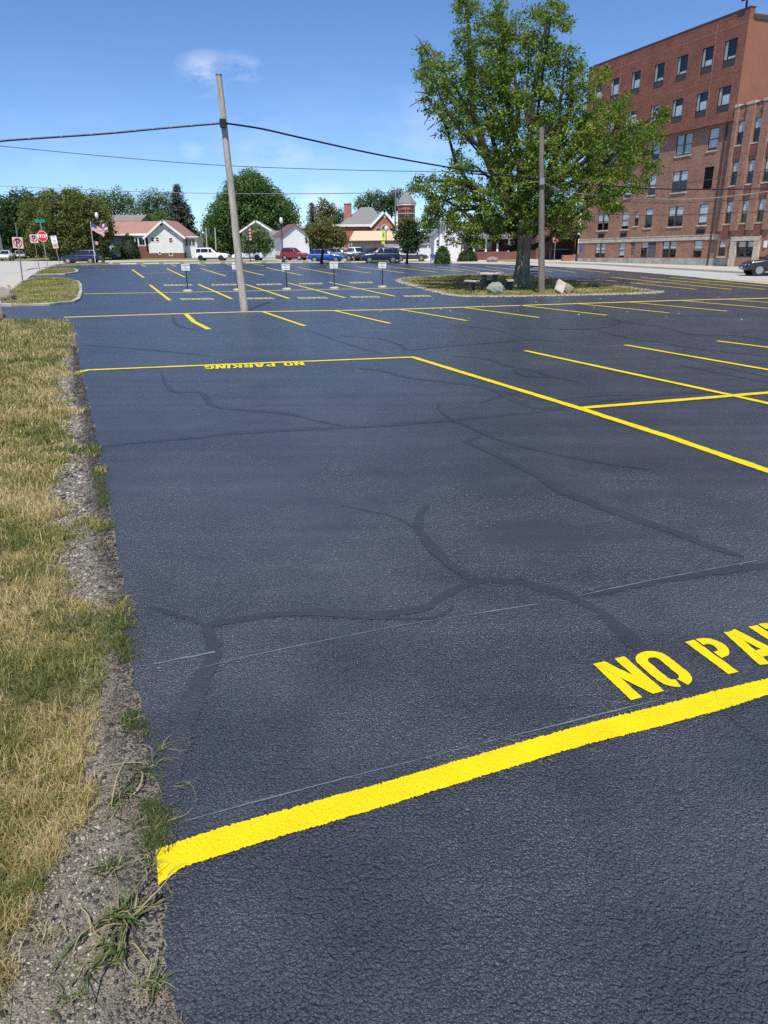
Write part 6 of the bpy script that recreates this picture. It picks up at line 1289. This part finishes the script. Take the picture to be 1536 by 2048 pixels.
for i, p in enumerate(sx):
    c = G(p[0], p[1] + .6); o = link('wheel_stop', ws); o.location = (c[0], c[1], 0); o.rotation_euler.z = math.radians(17 + random.uniform(-2, 2)); o['category'] = 'wheel stop'; o['group'] = 'concrete wheel stops along the far edge'
    n_ = ['leftmost', 'second from left', 'third from left', 'fourth from left', 'fifth from left', 'sixth from left', 'seventh from left', 'seventh from right', 'sixth from right', 'fifth from right', 'fourth from right', 'third from right', 'second from right', 'rightmost'][i]
    o['label'] = 'pale concrete wheel stop along the far edge of the lot, ' + n_

# ------------------------------------------------------------------ cars
TY = MB(); TY.lathe([(.20, -.11), (.33, -.11), (.355, -.07), (.355, .07), (.33, .11), (.20, .11)], 22, 0, (0, 0, 0), 'y'); TYRE = TY.mesh('tyre', 'tyre', True)
def rim_mesh(m_):
    b = MB(); b.lathe([(.215, -.118), (.225, -.10), (.05, -.085), (.02, -.085)], 20, 1, (0, 0, 0), 'y')
    for k in range(5):
        a = 2 * math.pi * k / 5; c_, s_ = math.cos(a), math.sin(a); v = [(u * c_ - w * s_, y_, u * s_ + w * c_) for u, w, y_ in ((.03, -.05, -.125), (.215, -.035, -.121), (.215, .035, -.121), (.03, .05, -.125))]; b.add(v, [(0, 1, 2, 3)], 0)
    b.lathe([(.21, -.120), (.235, -.122), (.235, -.112)], 20, 0, (0, 0, 0), 'y'); return b.mesh('rim', (m_, 'rim_dark'))
RIMS = {'rim': rim_mesh('rim'), 'rim_dark': rim_mesh('rim_dark')}
def lerp_tab(tab, x):
    for (a, *u), (c_, *v) in zip(tab, tab[1:]):
        if x <= c_: f_ = (x - a) / (c_ - a + 1e-9); f_ = min(max(f_, 0), 1); return [p + (q - p) * f_ for p, q in zip(u, v)]
    return tab[-1][1:]
SHAPES = {   # belt: x, bottom, top, half width (x from tail 0 to nose 1); cabin: rear base, rear roof, roof mid, front roof, screen base
 'suv': dict(H=1.72, W=.93, body=[(0, .50, .82, .72), (.012, .42, 1.0, .82), (.05, .32, 1.06, .92), (.30, .28, 1.07, .93), (.66, .28, 1.06, .93), (.74, .28, 1.04, .93), (.92, .30, .96, .89), (.975, .34, .86, .80), (1, .44, .72, .66)], cab=(.02, .085, .35, .50, .69), wh=(.20, .80)),
 'cross': dict(H=1.62, W=.91, body=[(0, .50, .80, .70), (.012, .44, .96, .80), (.05, .34, 1.02, .90), (.30, .28, 1.00, .91), (.66, .28, .98, .91), (.76, .28, .95, .91), (.92, .30, .86, .86), (.975, .34, .76, .76), (1, .42, .62, .60)], cab=(.025, .14, .36, .50, .72), wh=(.195, .805)),
 'sedan': dict(H=1.44, W=.90, body=[(0, .50, .76, .66), (.012, .44, .92, .78), (.06, .32, .95, .88), (.30, .26, .90, .90), (.66, .26, .88, .90), (.76, .26, .85, .90), (.92, .28, .76, .84), (.975, .32, .68, .74), (1, .40, .56, .58)], cab=(.12, .30, .40, .50, .73), wh=(.205, .80))}
def car(label, px, py, L, rz, paint, kind='suv', rim='rim', name=None, Hs=1.0, zoff=0.0):
    S = SHAPES[kind]; c = G(px, py); root = empty(name or {'suv': 'parked_suv', 'cross': 'parked_crossover', 'sedan': 'parked_sedan'}[kind], (c[0], c[1] + .8, zoff), rz); tag(root, label, 'car', 'cars parked around the lot')
    W_ = S['W']; H_ = S['H'] * Hs; xs = np.concatenate([np.linspace(0, .08, 6), np.linspace(.12, .88, 18), np.linspace(.9, 1, 8)]); rings = []
    for x in xs:
        zb, zt, w = lerp_tab(S['body'], x); xx = (x - .5) * L
        half = [(0, zb), (w * .80, zb), (w * .95, zb + .07), (w * .99, zb + (zt - zb) * .35), (w, zb + (zt - zb) * .62), (w * .985, zt - .09), (w * .93, zt - .02), (w * .75, zt + .012), (0, zt + .03)]
        rings.append([(xx, y, z) for y, z in half] + [(xx, -y, z) for y, z in half[-2:0:-1]])
    n = len(rings[0]); b = MB(); vs = sum(rings, []); b.add(vs, [(i * n + k, (i + 1) * n + k, (i + 1) * n + (k + 1) % n, i * n + (k + 1) % n) for i in range(len(xs) - 1) for k in range(n)] + [tuple(range(n)), tuple(range((len(xs) - 1) * n, len(xs) * n))[::-1]])
    r0, r1, r2, r3, r4 = S['cab']; belt = lambda x: lerp_tab(S['body'], x)[1]
    cst = [(r0, belt(r0) - .02, W_ * .86), (r1, H_ - .07, W_ * .66), (r1 + .06, H_ - .02, W_ * .67), (r2, H_, W_ * .68), (r3 - .04, H_ - .015, W_ * .67), (r3, H_ - .05, W_ * .66), (r4, belt(r4) - .01, W_ * .84)]
    rings = []
    for x, zt, wt in cst:
        xx = (x - .5) * L; zb = belt(x) - .06; f_ = min(1, max(0, (zt - zb) / (H_ - zb))); wb_ = W_ * .90; 
        rings.append([(xx, wb_, zb), (xx, wb_ + (wt - wb_) * .9, zb + (zt - zb) * .88), (xx, wt * .9, zt - .01), (xx, wt * .5, zt + .012), (xx, -wt * .5, zt + .012), (xx, -wt * .9, zt - .01), (xx, -wb_ - (wt - wb_) * -1 * -.9 if False else -(wb_ + (wt - wb_) * .9), zb + (zt - zb) * .88), (xx, -wb_, zb)])
    n = 8; b.add(sum(rings, []), [(i * n + k, (i + 1) * n + k, (i + 1) * n + k + 1, i * n + k + 1) for i in range(len(cst) - 1) for k in range(n - 1)])
    body = b.build('body', 'paint_' + paint, root, True)
    if body.data.polygons[30].normal.dot(body.data.polygons[30].center) < 0: body.data.flip_normals()
    # glass: side lights cut by pillars, screen and rear light
    def top_z(x): return lerp_tab([(q[0], q[1]) for q in cst], x)[0]
    def side_y(x, z):
        zb = belt(x) - .06; zt = top_z(x); wt = lerp_tab([(q[0], q[2]) for q in cst], x)[0]; wb_ = W_ * .90; f_ = min(1, max(0, (z - zb) / max(.05, (zt - zb) * .88))); return wb_ + (wt - wb_) * .9 * f_
    spans = [(r0 + .05, .205), (.215, .425), (.44, r4 - .05)] if kind != 'sedan' else [(.20, .27), (.28, .45), (.465, r4 - .05)]
    for sgn in (1, -1):
        for a, c_ in spans:
            vs = []; m_ = 7; xs_ = np.linspace(a, c_, m_)
            for x in xs_:
                z0_ = belt(x) + .035; z1_ = max(z0_ + .01, min(top_z(x) - .10, H_ - .13))
                for z in (z0_, z1_): vs.append(((x - .5) * L, sgn * (side_y(x, z) + .008), z))
            MB().add(vs, [(2 * i, 2 * i + 2, 2 * i + 3, 2 * i + 1) for i in range(m_ - 1)]).build('side_window', 'car_glass', root)
    def end_glass(xa, za, xb, zb_, wa, wb2, off):
        vs = [((xa - .5) * L + off, -wa, za), ((xa - .5) * L + off, wa, za), ((xb - .5) * L + off, wb2, zb_), ((xb - .5) * L + off, -wb2, zb_)]; return vs
    t_ = .10; xa, xb = r4 + (r3 - r4) * t_, r4 + (r3 - r4) * .93; za, zb_ = cst[-1][1] + (cst[-2][1] - cst[-1][1]) * t_ + .012, cst[-1][1] + (cst[-2][1] - cst[-1][1]) * .93 + .012
    MB().add(end_glass(xa, za, xb, zb_, W_ * .74, W_ * .58, .025), [(0, 1, 2, 3)]).build('windscreen', 'car_glass', root)
    xa, xb = r0 + (r1 - r0) * .18, r0 + (r1 - r0) * .92; za, zb_ = cst[0][1] + (cst[1][1] - cst[0][1]) * .18 + .012, cst[0][1] + (cst[1][1] - cst[0][1]) * .92 + .012
    MB().add(end_glass(xa, za, xb, zb_, W_ * .72, W_ * .56, -.02), [(0, 1, 2, 3)]).build('rear_window', 'car_glass', root)
    # wheels in dark arches
    for wx__ in S['wh']:
        x_ = (wx__ - .5) * L; wy = lerp_tab(S['body'], wx__)[2]
        for sgn in (1, -1):
            ar = MB(); ar.lathe([(.41, sgn * (wy - .15)), (.41, sgn * (wy + .004)), (.02, sgn * (wy + .004))], 22, 0, (x_, 0, .37), 'y'); ar.build('wheel_arch', 'car_trim', root)
            w_ = link('wheel', TYRE, root); w_.location = (x_, sgn * (wy - .075), .355); r_ = link('rim', RIMS[rim], w_)
            if sgn > 0: r_.rotation_euler.z = math.pi
    b = MB(); w = W_ + .004; x0_, x1_ = (S['wh'][0] - .5) * L + .42, (S['wh'][1] - .5) * L - .42
    for sgn in (1, -1): b.box(x0_, x1_, sgn * w - .03, sgn * w + .006, .26, .40)
    b.build('sill_trim', 'car_trim', root)
    nx = .5 * L; zf = lerp_tab(S['body'], .97)[1]
    MB().box(nx - .10, nx + .012, -.42, .42, .42, zf - .16).build('grille', 'car_trim', root); MB().box(nx - .03, nx + .02, -.26, .26, .44, .55).build('plate', 'plate', root)
    for sgn in (1, -1):
        wy = lerp_tab(S['body'], .955)[2]; hb = MB(); xh = nx - .045 * L; hb.add([(xh, sgn * (wy + .012), zf - .14), (xh, sgn * (wy + .012), zf - .02), (nx - .03, sgn * .56, zf - .05), (nx + .008, sgn * .50, zf - .16)], [(0, 1, 2, 3)]); hb.build('headlight', 'lamp_lens', root)
        zt_ = belt(.02) - .05; tb = MB(); tb.add([(-nx + .05 * L, sgn * (W_ * .985 + .008), zt_), (-nx + .04 * L, sgn * (W_ * .985 + .008), zt_ - .2), (-nx + .0, sgn * .62, zt_ - .22), (-nx + .004, sgn * .60, zt_ - .02)], [(0, 1, 2, 3)]); tb.build('tail_light', 'lamp_red', root)
        MB().box((r4 - .5) * L - .30, (r4 - .5) * L - .16, sgn * (W_ + .10) - .08, sgn * (W_ + .10) + .06, belt(r4) + .02, belt(r4) + .17).build('mirror', 'paint_' + paint, root)
        b = MB(); xm = (.43 - .5) * L
        for xd in (xm, (.215 - .5) * L, (.66 - .5) * L): b.box(xd - .006, xd + .006, sgn * W_ * .995 - .004, sgn * (W_ + .002), .42, .9)
        b.build('door_seam', 'car_trim', root)
    b = MB(); b.box(-nx - .01, -nx + .12, -.70, .70, .40, .58); b.build('rear_bumper', 'car_trim' if kind == 'suv' else 'paint_' + paint, root)
    return root
R_ = math.radians
car('dark navy blue SUV by the flagpole, nose to the left', 159, 527.5, 4.75, R_(180 + 3), 'navy', 'suv')
car('silver sedan behind the dark navy SUV', 213, 518.6, 4.7, R_(0), 'silver', 'sedan')
car('white SUV with black wheels, left of the leaning pole', 423, 521.2, 5.0, R_(-4), 'white', 'suv', 'rim_dark', Hs=1.03)
car('white crossover half hidden by the leaning pole', 496, 521.0, 4.75, R_(176), 'white', 'cross', 'rim_dark')
car('small dark red SUV before the white garage', 588, 520.4, 3.9, R_(-18), 'red', 'suv')
car('bright blue hatchback under the russet tree', 652, 525.3, 4.35, R_(-6), 'blue', 'cross', Hs=1.0)
car('grey SUV partly behind the bright blue car', 680, 521.4, 4.5, R_(-8), 'grey', 'suv')
car('white SUV between the grey and charcoal cars', 716, 520.6, 4.6, R_(-60), 'white', 'suv')
car('charcoal SUV behind the nose of the navy SUV', 738, 521.8, 4.6, R_(205), 'charcoal', 'suv')
car('navy blue SUV behind the crosswalk sign', 761, 525.8, 4.65, R_(180 + 5), 'navy_dark', 'suv')
car('dark grey sedan in front of the picket fence', 822, 522.6, 4.5, R_(-2), 'charcoal', 'sedan')
car('black hatchback cut by the right edge of the picture', 1562, 551.5, 4.3, R_(172), 'blackp', 'cross')
car('white sedan at the left edge, facing the lot', 8, 521.5, 4.6, R_(-72), 'white', 'cross', Hs=.98)
car('white car just behind the white car at the left edge', 36, 517.5, 4.5, R_(-60), 'silver', 'sedan')
car('maroon car on the left street, behind the first no-parking sign', 52, 514.8, 4.5, R_(-78), 'maroon', 'sedan', Hs=1.08)
car('grey SUV beside the maroon car on the left street', 71, 514.3, 4.6, R_(-75), 'charcoal', 'suv')
car('pale silver car far down the left street', 83, 513.3, 4.4, R_(-80), 'silver', 'sedan')
car('black SUV in the shade behind the silver sedan', 236, 516.5, 4.7, R_(8), 'blackp', 'suv')
